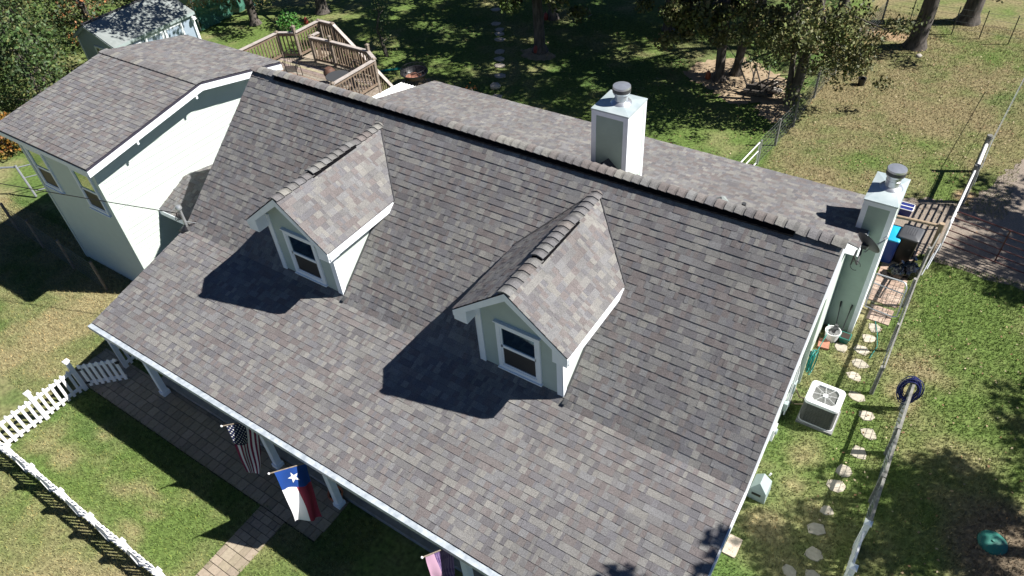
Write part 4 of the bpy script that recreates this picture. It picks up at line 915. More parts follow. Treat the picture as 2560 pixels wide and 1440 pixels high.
ct = thing('plastic_crate', 'navy blue plastic tub with white rim on the gravel', 'crate', (15.72, 10.9, 0)); m = MB(); loft(m, [[(p[0], p[1], z) for p in rrect(15.72, 10.9, hx, hy, .03, 3)] for z, hx, hy in ((0, .2, .16), (.3, .23, .19))]); obj('tub', m, M['navy'], ct); obj('rim', MB().tube([(p[0], p[1], .31) for p in rrect(15.72, 10.9, .235, .195, .04, 3)], .014, 6, closed=True).bar((15.49, 10.9, .31), (15.95, 10.9, .31), .03, .02), M['white_paint'], ct)
# tub, tools, planter, slab, hoses
tu = thing('wash_tub', 'white round tub full of odds and ends by the wall', 'tub', (15.3, 4.32, 0)); obj('tub', MB().lathe((15.3, 4.32, 0), [(0, .01), (.16, 0), (.195, .3), (.205, .3), (.205, .32), (.188, .32), (.15, .05), (0, .05)], 24), M['white_paint'], tu, smooth=True); obj('sprayer', MB().tube([(15.2, 4.3, .3), (15.28, 4.28, .42), (15.4, 4.34, .44)], .035, 8).cyl((15.3, 4.4, .2), (15.33, 4.42, .46), .05), M['darkgrey'], tu)
for x0, x1, y1, lb in ((15.33, 15.22, 4.77, 'long handled tool with black grip, leaning left'), (15.48, 15.5, 4.77, 'long handled tool leaning upright on the chimney face')):
    t = thing('garden_tool', lb, 'garden tool', (x0, 4.5, 0)); obj('shaft', MB().tube([(x0, 4.5, .02), (x1, y1, .98)], .014, 8), M['darkgrey'], t); obj('grip', MB().tube([Vector((x0, 4.5, .02)).lerp(Vector((x1, y1, .98)), .86), (x1, y1 - .005, 1.0)], .02, 8), M['black'], t); obj('blade', MB().box((x0, 4.49, .05), (.16, .03, .12)), M['darkgrey'], t)
pl = thing('planter', 'small dark green square planter by the chimney foot', 'planter', (15.6, 4.42, 0)); m = MB(); loft(m, [[(p[0], p[1], z) for p in rrect(15.62, 4.42, k, k, .02, 2)] for z, k in ((0, .1), (.2, .14))]); obj('pot', m, M['disc'], pl); obj('soil', MB().bb(15.51, 15.73, 4.31, 4.53, .196, .203), M['soil'], pl)
tag(obj('brick_slab', MB().box((15.2, 4.0, .04), (.28, .34, .07), rz=.15), M['brick']), 'red brick slab on the ground below the white tub', 'brick')
def coil(mb, c, ax, ay, nrm, R1, R2, turns, rad, seed, sag=.1):
    rr = random.Random(seed)
    for k in range(turns):
        o1, o2, ph = rr.uniform(-.04, .04), rr.uniform(-.05, .05), rr.random(); a1 = R1 * rr.uniform(.62, 1.12); a2 = R2 * rr.uniform(.68, 1.12); off = nrm * rr.uniform(-.07, .07)
        mb.tube([c + ax * (o1 + a1 * math.cos(t)) + ay * (o2 + a2 * math.sin(t)) + off for t in np.linspace(0, 2 * math.pi, 27)[:-1]], rad, 6, closed=True)
gh = thing('garden_hose', 'green garden hose coiled on a wall hanger by the unit', 'hose', (15.17, 2.55, .7)); m = MB(); coil(m, Vector((15.17, 2.58, .72)), Vector((.1, 1, 0)).normalized(), Vector((0, 0, 1)), Vector((1, 0, 0)), .2, .36, 10, .011, 4); m.tube([(15.2, 2.75, .95), (15.22, 3.2, .95), (15.2, 3.9, .5), (15.15, 4.2, .6)], .011, 6); obj('coil', m, M['hose_green'], gh, smooth=True); obj('hanger', MB().bb(15.0, 15.16, 2.5, 2.66, .92, .98), M['black'], gh)
bh = thing('garden_hose', 'dark blue hose coil hung over the grey fence post', 'hose', (17.4, 2.8, .9)); m = MB(); coil(m, Vector((17.4, 2.74, .80)), Vector((1, .15, 0)).normalized(), Vector((0, .22, .97)).normalized(), Vector((0, 1, -.2)), .22, .37, 16, .011, 8); obj('coil', m, M['hose_blue'], bh, smooth=True)
gg = MB(); gg.tube([(-6.7, 10.9, .03), (-6.3, 11.2, .04), (-5.9, 11.6, .03), (-6.1, 11.5, .05), (-6.6, 11.05, .03)], .04, 6); tag(obj('garden_hose', gg, M['hose_green'], smooth=True), 'bright green hose lying on grass behind the fire pit', 'hose')
hs = MB(); hs.tube([(16.15, 5.55, .02), (16.3, 5.1, .05), (16.42, 4.6, .03), (16.35, 4.1, .02)], .012, 6); tag(obj('thin_hose', hs, M['hose_green'], smooth=True), 'thin dark hose lying over the upper stepping stones', 'hose')
po = thing('flower_pot', 'terracotta pot on the path end by the porch post', 'pot', (7.05, -6.35, 0)); obj('pot', MB().lathe((7.05, -6.35, .03), [(0, .0), (.12, 0), (.16, .2), (.18, .2), (.18, .25), (.15, .25), (.14, .2), (0, .2)], 24), M['terracotta'], po, smooth=True); obj('soil', MB().lathe((7.05, -6.35, .03), [(.141, .205), (0, .21)], 20), M['soil'], po); obj('liner', MB().lathe((7.03, -6.34, .03), [(.0, .235), (.075, .235), (.085, .225), (.085, .212)], 18), M['terracotta'], po, smooth=True)
gd = thing('green_disc', 'round teal disc lying on the bare ground under tree shade', 'disc', (19.78, .15, 0)); obj('disc', MB().lathe((19.78, .15, 0), [(0, .075), (.1, .07), (.24, .05), (.28, .03), (.29, 0)], 30), M['disc'], gd, smooth=True); obj('knob', MB().cyl((19.78, .15, .07), (19.78, .15, .1), .03), M['disc'], gd)
bb_ = thing('bucket', 'small black bucket alone on the dry field', 'bucket', (12.38, 18.96, 0)); obj('bucket_body', MB().lathe((12.38, 18.96, 0), [(0, 0), (.12, 0), (.16, .3), (.165, .3), (.15, .3), (.11, .03), (0, .03)], 18), M['black'], bb_, smooth=True); obj('bucket_handle', MB().tube([(12.38 + .16 * math.cos(t), 18.96 - .1, .3 + .12 * math.sin(t)) for t in np.linspace(0, math.pi, 9)], .006, 5), M['galv'], bb_)
fp = thing('fire_pit', 'round black iron fire pit with mesh rim behind the house', 'fire pit', (-4.35, 10.7, 0)); FX, FY = -4.35, 10.7
obj('bowl', MB().lathe((FX, FY, 0), [(.0, .3), (.3, .32), (.48, .45), (.55, .62), (.62, .63), (.62, .6), (.54, .58), (.46, .4), (0, .26)], 28), M['black'], fp, smooth=True); m = MB()
for k in range(24):
    t = 6.283 * k / 24; m.bar((FX + .62 * math.cos(t), FY + .62 * math.sin(t), .63), (FX + .55 * math.cos(t), FY + .55 * math.sin(t), .8), .012, .012)
m.tube([(FX + .55 * math.cos(t), FY + .55 * math.sin(t), .8) for t in np.linspace(0, 6.283, 29)[:-1]], .012, 5, closed=True)
for k in range(-4, 5): w_ = math.sqrt(max(.01, .55 ** 2 - (k * .12) ** 2)); m.bar((FX - w_, FY + k * .12, .8), (FX + w_, FY + k * .12, .8), .008, .008)
obj('spark_grate', m, M['black'], fp); obj('ash', MB().lathe((FX, FY, 0), [(0, .42), (.42, .4)], 20), M['brick'], fp)
for k in range(4): t = 1.57 * k + .6; obj('leg', MB().tube([(FX + .35 * math.cos(t), FY + .35 * math.sin(t), .38), (FX + .5 * math.cos(t), FY + .5 * math.sin(t), 0)], .03, 6), M['black'], fp)
for (x, y, mt, l, n_) in ((6.72, 16.75, 'orange', 'small orange ornament at the left trunk on the sandy ground', 'yard_ornament'), (-1.2, 15.68, 'redm', 'small red ornament at the foot of the yard oak', 'yard_ornament'), (-2.75, 19.1, 'redm', 'small red ornament at the far trunk near the top edge', 'yard_ornament'), (-13.9, 13.4, 'redm', 'small red ornament beyond the deck rail', 'yard_ornament')):
    t = thing(n_, l, 'ornament', (x, y, 0)); obj('ornament_body', MB().lathe((x, y, .0), [(0, 0), (.09, .0), (.12, .08), (.10, .28), (.05, .36), (0, .37)], 12), M[mt], t, smooth=True); obj('ornament_hook', MB().cyl((x, y, .36), (x, y, .46), .015), M['black'], t)

# ------------------------------------------------------------------ shed and netted frame
sh_ = thing('garden_shed', 'blue-grey garden shed with pale roof and white trimmed doors', 'shed', (-17.5, 6.5, 0))
sx0, sx1, sy0, sy1, sw, sa = -19.3, -16.1, 4.35, 8.75, 2.1, 2.75; sax = -18.0
obj('wall', MB().prism([(sx0 + .12, 0), (sx1 - .12, 0), (sx1 - .12, sw - .1), (sax, sa - .14), (sx0 + .12, sw - .12)], 'y', sy0 + .1, sy1 - .1), M['shedblue'], sh_)
m = MB()
for a, b in (((sx0, sw - .06), (sax, sa)), ((sx1, sw - .06), (sax, sa))):
    slab(m, [(a[0], sy0, a[1]), (a[0], sy1, a[1]), (b[0], sy1, b[1]), (b[0], sy0, b[1])], .06)
rf = obj('roof', m, M['shedroof'], sh_); m = MB(); m.bar((sax, sy0 - .01, sa - .0), (sax, sy1 + .01, sa - .0), .16, .03); obj('ridge_cap', m, M['felt'], rf)
m = MB()
for a, b in (((sx0, sw - .14), (sax, sa - .08)), ((sx1, sw - .14), (sax, sa - .08))): m.bar((a[0], sy0 - .015, a[1] - .05), (b[0], sy0 - .015, b[1] - .05), .02, .12)
m.bb(sx1 - .01, sx1 + .015, sy0, sy1, sw - .2, sw - .07); obj('fascia', m, M['gray_green'], rf)
m = MB(); xw = sx1 - .12
for (a, b) in ((5.9, 6.9), (6.95, 7.95)):
    d_ = obj('shed_door', MB().bb(xw, xw + .025, a, b, .15, 1.85), M['shedblue'], sh_)
    q = MB()
    for yy in (a, b - .12): q.bb(xw + .026, xw + .04, yy, yy + .12, .15, 1.85)
    q.bb(xw + .026, xw + .04, a + .121, b - .121, 1.73, 1.85).bb(xw + .026, xw + .04, a + .121, b - .121, .15, .27); obj('door_trim', q, M['trim'], d_)
def shed_win(axis, c, z0, z1):
    f = MB(); g = MB()
    if axis == 'x':
        y0_, y1_ = c; f.bb(xw, xw + .04, y0_, y0_ + .1, z0, z1).bb(xw, xw + .04, y1_ - .1, y1_, z0, z1).bb(xw, xw + .04, y0_ + .1, y1_ - .1, z0, z0 + .1).bb(xw, xw + .04, y0_ + .1, y1_ - .1, z1 - .1, z1).bb(xw, xw + .035, (y0_ + y1_) / 2 - .03, (y0_ + y1_) / 2 + .03, z0 + .1, z1 - .1); g.bb(xw, xw + .012, y0_ + .1, y1_ - .1, z0 + .1, z1 - .1)
    else:
        x0_, x1_ = c; yw = sy0 + .1; f.bb(x0_, x0_ + .08, yw - .04, yw, z0, z1).bb(x1_ - .08, x1_, yw - .04, yw, z0, z1).bb(x0_ + .08, x1_ - .08, yw - .04, yw, z0, z0 + .08).bb(x0_ + .08, x1_ - .08, yw - .04, yw, z1 - .08, z1).bb((x0_ + x1_) / 2 - .03, (x0_ + x1_) / 2 + .03, yw - .035, yw, z0 + .08, z1 - .08); g.bb(x0_ + .08, x1_ - .08, yw - .012, yw, z0 + .08, z1 - .08)
    o = obj('window', f, M['trim'], sh_); obj('pane', g, M['glass'], o)
shed_win('x', (5.0, 5.75), .95, 1.75); shed_win('y', (-17.95, -17.2), .8, 1.75)
m = MB()
for xx, yy in ((sx1 - .13, sy0 + .09), (sx0 + .1, sy0 + .09), (sx1 - .13, sy1 - .2)): obj('corner_board', MB().bb(xx, xx + .09, yy - .02, yy + .1, 0, sw - .2), M['trim'], sh_)
lm = thing('wall_lamp', 'small white lamp at the right eave of the shed', 'lamp', (-15.95, 8.5, 1.9)); obj('lamp_shade', MB().lathe((-16.0, 8.55, 1.75), [(0, .12), (.09, .1), (.12, 0), (.1, 0), (0, .09)], 14), M['white_paint'], lm, smooth=True); obj('bracket', MB().bb(-16.2, -16.0, 8.52, 8.58, 1.84, 1.88), M['white_paint'], lm)
nt_ = thing('netted_frame', 'tall frame wrapped in dark green netting beyond the shed', 'netted frame', (-20, 12, 0)); m = MB()
nx0, nx1, ny0, ny1, nh = -23.5, -18.6, 10.3, 14.5, 2.4
for x, y in ((nx0, ny0), (nx1, ny0), (nx1, ny1), (nx0, ny1)): obj('pole', MB().cyl((x, y, 0), (x, y, nh), .03, n=8), M['galv'], nt_, smooth=True)
r2 = random.Random(9)
def netwall(a, b):
    n = 26; g = [[None] * 9 for _ in range(n + 1)]
    for i in range(n + 1):
        for j in range(9):
            t = i / n; z = nh * j / 8; bl_ = .06 * math.sin(t * 31 + j) + .05 * math.sin(j * 1.7 + t * 9); g[i][j] = (a[0] + (b[0] - a[0]) * t + bl_, a[1] + (b[1] - a[1]) * t + bl_, z - .15 * math.sin(t * math.pi) * (j / 8))
    for i in range(n):
        for j in range(8): m.quad(g[i][j], g[i + 1][j], g[i + 1][j + 1], g[i][j + 1])
netwall((nx0, ny0), (nx1, ny0)); netwall((nx1, ny0), (nx1, ny1)); netwall((nx0, ny1), (nx1, ny1))
m.quad((nx0, ny0, nh), (nx1, ny0, nh), (nx1, ny1, nh), (nx0, ny1, nh)); obj('net', m, M['net'], nt_, smooth=True, recalc=False)

# ------------------------------------------------------------------ trees
G_OAK = np.array([(.045, .075, .016), (.06, .09, .02), (.035, .058, .014), (.085, .095, .025), (.10, .085, .03), (.05, .07, .03)])
G_CED = np.array([(.045, .085, .022), (.06, .11, .03), (.03, .058, .018), (.085, .125, .04), (.055, .085, .035), (.10, .11, .035)])
G_OLV = 1.25 * np.array([(.075, .085, .025), (.06, .072, .022), (.045, .055, .018), (.10, .098, .035), (.12, .095, .035), (.085, .10, .03)])
G_RUST = np.array([(.24, .10, .04), (.18, .085, .035), (.13, .095, .035), (.085, .09, .03), (.27, .13, .05)])
G_GOLD = np.array([(.13, .11, .04), (.17, .13, .05), (.09, .09, .03), (.06, .075, .02), (.20, .15, .07)])
G_YEL = np.array([(.26, .13, .02), (.18, .07, .015), (.22, .15, .025), (.10, .08, .025), (.06, .06, .02)])
def leaves(name, centres, radii, per, size, pal, parent, seed, flat=1.0, droop=0):
    r = np.random.default_rng(seed); C = np.repeat(np.asarray(centres), per, 0); Rr = np.repeat(np.asarray(radii), per)
    n = len(C); d = r.normal(size=(n, 3)); d /= np.linalg.norm(d, axis=1)[:, None]; rad = Rr * r.random(n) ** .45
    P = C + d * rad[:, None] * np.array((1, 1, flat))
    a = r.normal(size=(n, 3)); a[:, 2] -= droop; a /= np.linalg.norm(a, axis=1)[:, None]; b = np.cross(a, r.normal(size=(n, 3))); b /= np.linalg.norm(b, axis=1)[:, None]
    s = size * (r.uniform(.55, 1.0, n) * np.where(r.random(n) < .25, 1.5, 1))[:, None]
    V = np.stack([P - a * s * .5, P + b * s * .34, P + a * s * .55, P - b * s * .34], 1).reshape(-1, 3); Fq = np.arange(n * 4).reshape(n, 4)
    tone = np.repeat(r.uniform(.65, 1.3, len(centres)), per) * r.uniform(.75, 1.3, n)
    which = np.repeat(r.integers(0, len(pal), len(centres)), per); alt = r.random(n) < .45; which = np.where(alt, r.integers(0, len(pal), n), which)
    col = pal[which] * tone[:, None]
    keep = P[:, 2] > .03
    return npmesh(name, V, Fq[keep], M['leaf'], col[keep], parent)
def tree(name, label, x, y, h, tr, cb, cr, pal=G_OAK, n_limb=9, per=70, leaf=.17, seed=0, lean=(0, 0), group='trees of the back yard', sub=5, flat=.75, twin=None, clump=.62, low=None):
    r = random.Random(seed); t = thing(name, label, 'tree', (x, y, 0), group)
    top = Vector((x + lean[0], y + lean[1], h * .86)); base = Vector((x, y, 0)); N = 8; path = []; rad = []
    for i in range(N + 1):
        k = i / N; p = base.lerp(top, k) + Vector((r.uniform(-.09, .09) * (k > 0), r.uniform(-.09, .09) * (k > 0), 0)); path.append(p); rad.append(tr * (1.55 if i == 0 else 1) * (1 - .8 * k) + .02)
    path.insert(1, base.lerp(path[1], .25)); rad.insert(1, tr * 1.08)
    tk = MB(); tk.tube(path, rad, 10)
    if twin: tk.tube([base + Vector((twin[0] * .5, twin[1] * .5, 0)), base + Vector((twin[0], twin[1], h * .2)), base + Vector((twin[0] * 2.2, twin[1] * 2.2, h * .5))], [tr * .7, tr * .5, tr * .25], 8)
    trunk = obj('trunk', tk, M['bark'], t, smooth=True)
    cent = []; rads = []; lm = MB()
    for i in range(n_limb):
        k = (i + .5) / n_limb; z0 = cb + (h * .8 - cb) * k * .95; st = base.lerp(top, min(.98, z0 / (h * .86))); a = i * 2.4 + r.uniform(-.5, .5)
        ln = cr * (1 - .45 * abs(k - .35) * 1.3) * r.uniform(.75, 1.05); end = st + Vector((ln * math.cos(a), ln * math.sin(a), ln * r.uniform(.05, .45) - (.25 * ln if k < .25 else 0)))
        mid = st.lerp(end, .5) + Vector((0, 0, .12 * ln)); lm.tube([st, mid, end], [tr * .34, tr * .2, .02], 6)
        for q in range(sub):
            u = .4 + .62 * q / max(1, sub - 1); c = st.lerp(mid, u * 2) if u < .5 else mid.lerp(end, (u - .5) * 2)
            c = c + Vector((r.uniform(-1, 1), r.uniform(-1, 1), r.uniform(-.6, .7))) * clump * .8; cent.append(tuple(c)); rads.append(clump * r.uniform(.7, 1.25))
    for q in range(sub * 2): c = top + Vector((r.uniform(-1, 1) * cr * .45, r.uniform(-1, 1) * cr * .45, r.uniform(-.12, .12) * h)); cent.append(tuple(c)); rads.append(clump * r.uniform(.7, 1.2))
    if low:
        for (lx, ly, lz, lr_, cnt) in low:
            for _ in range(cnt): cent.append((lx + r.gauss(0, lr_), ly + r.gauss(0, lr_), max(.5, lz + r.gauss(0, lr_ * .75)))); rads.append(clump * r.uniform(.6, 1.05))
            lm.tube([base.lerp(top, min(.9, (lz + .8) / (h * .86))), (lx, ly, lz + .2)], [tr * .35, .03], 6)
    obj('limbs', lm, M['bark'], trunk, smooth=True)
    leaves('crown', cent, rads, per, leaf, pal, t, seed + 500, flat)
    return t
tree('oak_tree', 'oak with straight sunlit trunk alone in the middle of the yard', -1.15, 15.95, 13, .25, 5.0, 5.2, seed=1, per=140, n_limb=16, leaf=.2, lean=(-.5, .3), low=[(-1.8, 15.4, 2.9, .5, 8), (.1, 15.6, 3.0, .5, 8)])
tree('oak_tree', 'slim oak behind the middle yard oak at the top edge', -2.5, 19.4, 13, .21, 5.0, 5.0, seed=2, per=130, n_limb=16, leaf=.2)
tree('oak_tree', 'left of two dark trunks rising from the sandy ground', 7.17, 16.87, 12.5, .19, 4.8, 4.8, seed=3, per=140, n_limb=16, leaf=.2, lean=(-.6, .8), pal=G_OLV, low=[(5.7, 16.6, 2.5, .6, 14), (6.6, 16.2, 3.0, .5, 8)])
tree('oak_tree', 'right-leaning slim trunk of the pair on the sandy ground', 7.6, 17.67, 13, .17, 5, 4.6, seed=4, per=130, n_limb=16, leaf=.2, lean=(1.0, .4), pal=G_OLV, low=[(8.3, 16.6, 2.9, .55, 12), (4.4, 17.2, 3.0, .5, 7)])
tree('oak_tree', 'leafy oak with low hanging crown beside the wire fence', 10.36, 16.37, 9.5, .20, 3.2, 3.2, seed=5, lean=(.5, -.3), twin=(-.3, .15), per=105, leaf=.135, pal=G_OLV, low=[(10.3, 15.4, 2.5, .75, 24), (9.3, 15.2, 3.3, .6, 12), (11.7, 15.6, 3.0, .7, 22), (12.3, 16.6, 2.1, .55, 14), (8.6, 15.8, 3.9, .6, 8), (11.2, 15.2, 3.6, .7, 14)])
tree('oak_tree', 'thick trunked oak on the dry field near the far fence', 13.5, 23.4, 15, .33, 4.6, 5, seed=6, per=80, lean=(.7, .3), low=[(15.6, 23.0, 3.6, .5, 5)])
tree('oak_tree', 'broad flared trunk beyond the T-post fence', 15.0, 27.0, 15, .36, 4.8, 5, seed=7, per=70, lean=(.5, .3))
tree('oak_tree', 'golden leaved tree beyond the deck rail, left of two', -16.5, 12.2, 9, .22, 2.5, 3.0, pal=G_GOLD, seed=8, per=80, low=[(-17.5, 11.5, 2.4, .9, 16), (-15.2, 12.6, 2.8, .8, 12), (-18.6, 12.4, 3.0, .8, 10), (-13.2, 8.8, 7.5, .9, 14), (-12.4, 10, 8, .9, 14), (-14.2, 7.8, 8, .9, 12), (-14.0, 6.8, 6.6, .6, 8), (-11.8, 9, 9, .7, 8), (-13.8, 10.5, 8.5, .8, 9)])
tree('oak_tree', 'olive tree with dark trunk beyond the deck rail, right of two', -14.2, 14.9, 11, .28, 2.9, 3.4, pal=G_GOLD, seed=9, low=[(-12.9, 14.0, 3.0, .8, 10)])
for k, (x, y, h, cr) in enumerate(((2.5, 23.5, 13, 4.2), (6.5, 27, 14, 4.5), (-7.5, 21.5, 12, 4), (9.8, 25.5, 13, 4), (-4.5, 27, 13, 4.5), (-11.0, 19.5, 12, 4), (3.2, 20.6, 13, 4.8), (6.8, 22.4, 14, 4.6))):
    tree('oak_tree', ('oak crown shading the yard, top middle of the frame', 'oak far back behind the sandy ground', 'oak beyond the garden stone path, upper left', 'oak at the top beside the wire fence', 'oak farthest back beyond the stone path', 'oak behind the deck stair, top left', 'oak behind the bare lawn at top centre', 'oak behind the sandy ground at the top edge')[k], x, y, h, .22, 6.4, cr, seed=20 + k, per=115, leaf=.23, n_limb=15)
tree('oak_tree', 'oak right of the frame shading the lower lawn and teal disc', 24.5, 2.2, 9.5, .24, 6.8, 1.6, seed=40, per=70, leaf=.2, n_limb=5, low=[(23.6, 2.9, 6, .7, 16), (24.6, 3.3, 7, .7, 16), (21.6, .6, 6.6, .35, 8), (22.5, .7, 7, .3, 7), (23.3, 2.4, 5, .5, 10), (25.4, 4.0, 7.4, .7, 14)])
tree('oak_tree', 'oak right of the frame shading the lawn edge by the drive', 27.6, 7.2, 9.5, .24, 7, 1.4, seed=41, per=70, leaf=.2, n_limb=5, low=[(26.0, 6.9, 7, .5, 9), (26.8, 6.4, 7.4, .6, 9), (24.9, 12.0, 7, .5, 9), (25.8, 12.6, 7.4, .6, 10)])
tree('oak_tree', 'oak right of the frame shading the gravel drive', 25.5, 13.6, 10, .24, 7, 2, seed=42, per=70, leaf=.2, n_limb=6, low=[(23.8, 15.2, 7, .7, 15), (25.4, 14.6, 7.5, .8, 15), (24.8, 16.6, 8, .6, 10)])
tree('oak_tree', 'slender oak close by on the right shading the roof corner', 23.0, -1.6, 10.5, .2, 9.2, 1.0, seed=45, per=70, leaf=.18, n_limb=3, clump=.4, low=[(19.5, -3.5, 9.3, .16, 2), (20.2, -3.2, 9.5, .16, 2), (20.6, -2.3, 9.3, .2, 3)])
def shrub(name, label, x, y, h, rad, pal, seed, group, per=90, leaf=.13, n=26, shape='cone', droop=.2):
    r = random.Random(seed); t = thing(name, label, 'tree' if h > 2 else 'shrub', (x, y, 0), group); tk = MB(); tk.tube([(x, y, 0), (x + r.uniform(-.2, .2), y + r.uniform(-.2, .2), h * .5), (x + r.uniform(-.3, .3), y, h * .92)], [.06 + h * .018, .04 + h * .01, .015], 7)
    cent = []; rads = []
    for i in range(n):
        z = h * (.08 + .88 * (i + r.random()) / n); k = (1 - z / h) ** .6 * (1 if shape == 'cone' else 1) if shape == 'cone' else math.sin(math.pi * min(.97, max(.12, z / h))) ** .5
        a = i * 2.399 + r.uniform(-.4, .4); rr = rad * k * r.uniform(.45, 1.0); c = Vector((x + rr * math.cos(a), y + rr * math.sin(a), z)); cent.append(tuple(c)); rads.append((.28 + .16 * rad) * r.uniform(.7, 1.3))
        tk.tube([(x, y, max(.1, z - .35 * rr)), c], [.03, .008], 4)
    obj('trunk', tk, M['bark'], t, smooth=True); leaves('crown', cent, rads, per, leaf, pal, t, seed + 900, 1.0, droop)
    return t
lt = [(-16.6, .8, 4.6, 1.8, 'c'), (-18.6, 1.9, 5.2, 1.9, 'c'), (-20.6, .2, 5.6, 2.1, 'c'), (-21.6, 3.4, 6, 2.2, 'c'), (-23.6, 1.2, 6, 2.3, 'r'), (-24.6, 4.8, 6.4, 2.4, 'c'), (-27, 2.2, 6.4, 2.5, 'r'), (-22.4, 6.8, 6, 2.2, 'r'), (-25.8, 8.2, 6.6, 2.5, 'c'), (-29.6, 5.4, 7, 2.8, 'r'), (-31.5, 1.0, 7, 2.8, 'c'), (-34, 5, 7.5, 3, 'r'), (-30, 10, 7, 2.8, 'c'), (-18.2, -1.0, 3.6, 1.5, 'c'), (-21.2, -2.6, 4.4, 1.7, 'r'), (-24.4, -2.2, 5.2, 2.0, 'c'), (-28, -2, 6, 2.4, 'r'), (-36, 9, 8, 3, 'c'), (-26, 12.5, 7, 2.6, 'r'), (-22.6, 9.6, 5.6, 1.9, 'c')]
wl_ = ['nearest the annex roof edge', 'touching the shed corner', 'lower left of the shed gable', 'behind the shed left corner', 'rusty, midway in the thicket', 'dense, middle of the thicket', 'rusty, left of the dense middle tree', 'rusty, directly behind the shed roof', 'tall, above the shed roof', 'rusty, upper left of the thicket', 'at the left picture edge', 'rusty, far at the upper left corner', 'green, at the top edge left of the shed', 'small, at the lower end of the thicket', 'low and rusty, left edge of the thicket', 'green, at the left edge below the rusty ones', 'rusty, at the left picture edge', 'farthest at the top left corner', 'rusty, beyond the shed ridge at the top edge', 'between shed roof and green net']
for k, (x, y, h, rad, ty) in enumerate(lt):
    shrub('cedar_tree' if ty == 'c' else 'rusty_tree', ('bushy green tree ' if ty == 'c' else 'autumn tinged tree ') + wl_[k], x, y, h, rad, G_CED if ty == 'c' else np.concatenate([G_RUST, G_CED[:3]]), 60 + k, 'trees of the left thicket', per=105, n=30, leaf=.155)
shrub('golden_shrub', 'golden orange autumn shrub below the annex eave at left edge', -16.3, -1.6, 1.5, 1.0, G_YEL, 90, 'shrubs by the left lawn', per=120, shape='round')
shrub('sapling', 'thin young tree with sparse leaves behind the deck', -7.48, 12.35, 2.6, .42, G_CED, 91, 'small plants of the back yard', per=26, leaf=.11, n=14, shape='round')
shrub('grass_clump', 'bright green leafy clump beyond the deck rail', -14.0, 12.4, .9, .5, np.array([(.06, .2, .03), (.05, .15, .025)]), 92, 'small plants of the back yard', per=70, leaf=.12, n=10, shape='round')
shrub('flower_clump', 'small orange flowers by the sunny path stones', -1.5, 10.9, .5, .18, np.array([(.4, .12, .02), (.06, .1, .02), (.05, .1, .02)]), 93, 'small plants of the back yard', per=26, leaf=.06, n=6, shape='round')
# brush pile
bp_ = thing('brush_pile', 'dark heap of logs and cut branches on the sand', 'brush pile', (8.9, 16.4, 0)); m = MB(); r = random.Random(12)
for k in range(9): a = r.uniform(-.5, .5); m.tube([(8.5 + r.uniform(-.2, .3), 16.1 + k * .06, .1 + .07 * (k % 4)), (9.5 + r.uniform(-.2, .3), 16.3 + k * .06 + a * .3, .12 + .08 * (k % 4))], r.uniform(.07, .12), 8)
obj('logs', m, M['bark'], bp_, smooth=True); m = MB(); cent = []
for k in range(16):
    a = r.uniform(-.6, 2.6); L = r.uniform(.9, 2.0); p0 = Vector((8.9 + r.uniform(-.4, .4), 16.4 + r.uniform(-.3, .3), .2)); p2 = p0 + Vector((L * math.cos(a), L * math.sin(a) * .6, r.uniform(.1, 1.5))); m.tube([p0, p0.lerp(p2, .5) + Vector((0, 0, .25)), p2], [.04, .025, .008], 5)
    if k < 7: cent.append(tuple(p2))
obj('branches', m, M['bark'], bp_); leaves('dry_leaves', cent, [.35] * len(cent), 40, .12, G_CED, bp_, 77)

# ------------------------------------------------------------------ grass tufts and fallen leaves
def visible_lawn(n, seed):
    r = np.random.default_rng(seed); out = []
    regs = [(-13, -1.5, -8.5, -3.2, .20), (-1.4, 8.5, -12, -6, .20), (14.9, 21.5, -4.5, 9.2, .28), (-10, 11, 6.8, 21, .14), (10.8, 18.5, 10.5, 27, .18)]
    for (x0, x1, y0, y1, f) in regs:
        k = int(n * f); out.append(np.stack([r.uniform(x0, x1, k), r.uniform(y0, y1, k)], 1))
    P = np.concatenate(out); x, y = P[:, 0], P[:, 1]
    bad = ((x > 0) & (x < 15.0) & (y > -6.3) & (y < 6.7)) | ((x > -6.9) & (x < 0) & (y > -4) & (y < 6)) | ((x > -2.25) & (x < 7.28) & (y > -7.36) & (y < -6.2)) | ((x > 5.72) & (x < 6.4) & (y < -7.4)) | ((x > 15.7) & (x < 16.56) & (y > 5.5) & (y < 9.3)) | ((x > 14.6) & (y > 9.1) & (y < 14) & (y < 9.4 + (x > 14.6) * 2.6)) | ((x > 5.6) & (x < 10.6) & (y > 14.6) & (y < 19)) | ((x > 15.3) & (x < 16.25) & (y > 1.1) & (y < 2.05))
    for (sx, sy, rad) in sp_: bad |= np.hypot(x - sx, y - sy) < rad * .78
    return P[~bad]
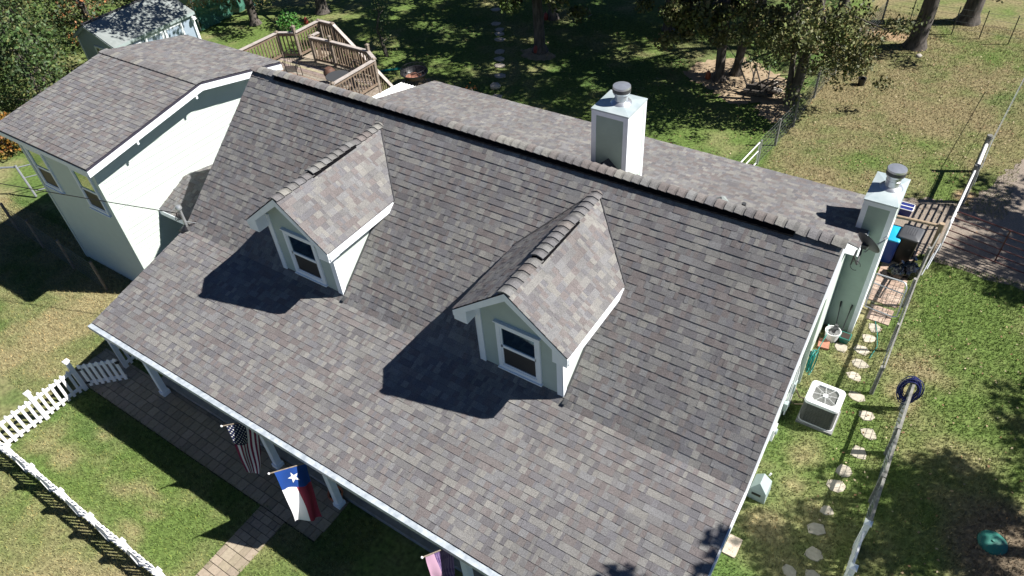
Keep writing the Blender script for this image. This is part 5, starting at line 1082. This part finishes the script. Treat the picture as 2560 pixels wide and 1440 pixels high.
P = visible_lawn(300000, 3); n = len(P); c = ground_color(P[:, 0], P[:, 1]) * rng.uniform(.8, 1.75, n)[:, None] * np.where(rng.random(n)[:, None] < .12, np.array((1.5, 1.25, 1.1)), 1)
a = rng.uniform(0, 6.283, n); hgt = rng.uniform(.025, .075, n) * np.where(rng.random(n) < .12, 1.7, 1); wd = rng.uniform(.006, .013, n); lean = rng.uniform(.01, .05, n); la = rng.uniform(0, 6.283, n)
B0 = np.stack([P[:, 0] - np.cos(a) * wd, P[:, 1] - np.sin(a) * wd, np.zeros(n)], 1); B1 = np.stack([P[:, 0] + np.cos(a) * wd, P[:, 1] + np.sin(a) * wd, np.zeros(n)], 1); T = np.stack([P[:, 0] + np.cos(la) * lean, P[:, 1] + np.sin(la) * lean, hgt], 1)
tag(npmesh('grass', np.stack([B0, B1, T], 1).reshape(-1, 3), np.arange(n * 3).reshape(n, 3), M['blade'], c), 'short mown grass blades over the lawns', 'grass', kind='stuff')
r = np.random.default_rng(8); pts = []
for (x0, x1, y0, y1, k) in ((10.9, 18, 10.5, 25, 1700), (-9, 10.8, 7.3, 20, 1500), (16.2, 21, -4, 9, 420), (4, 11, 13.5, 19, 500)): pts.append(np.stack([r.uniform(x0, x1, k), r.uniform(y0, y1, k)], 1))
P = np.concatenate(pts); n = len(P); a = r.uniform(0, 6.28, n); s = r.uniform(.018, .042, n); z = r.uniform(.03, .07, n)
q = lambda k, rr: np.stack([P[:, 0] + np.cos(a + k) * s * rr, P[:, 1] + np.sin(a + k) * s * rr, z + r.uniform(-.015, .015, n)], 1)
lc = np.array([(.30, .22, .12), (.22, .13, .06), (.38, .31, .2), (.16, .085, .04)])[r.integers(0, 4, n)] * r.uniform(.7, 1.2, n)[:, None]
tag(npmesh('fallen_leaves', np.stack([q(0, 1), q(1.5, .6), q(3.14, 1), q(4.6, .6)], 1).reshape(-1, 3), np.arange(n * 4).reshape(n, 4), M['litter'], lc), 'dry fallen leaves scattered over grass', 'leaves', kind='stuff')
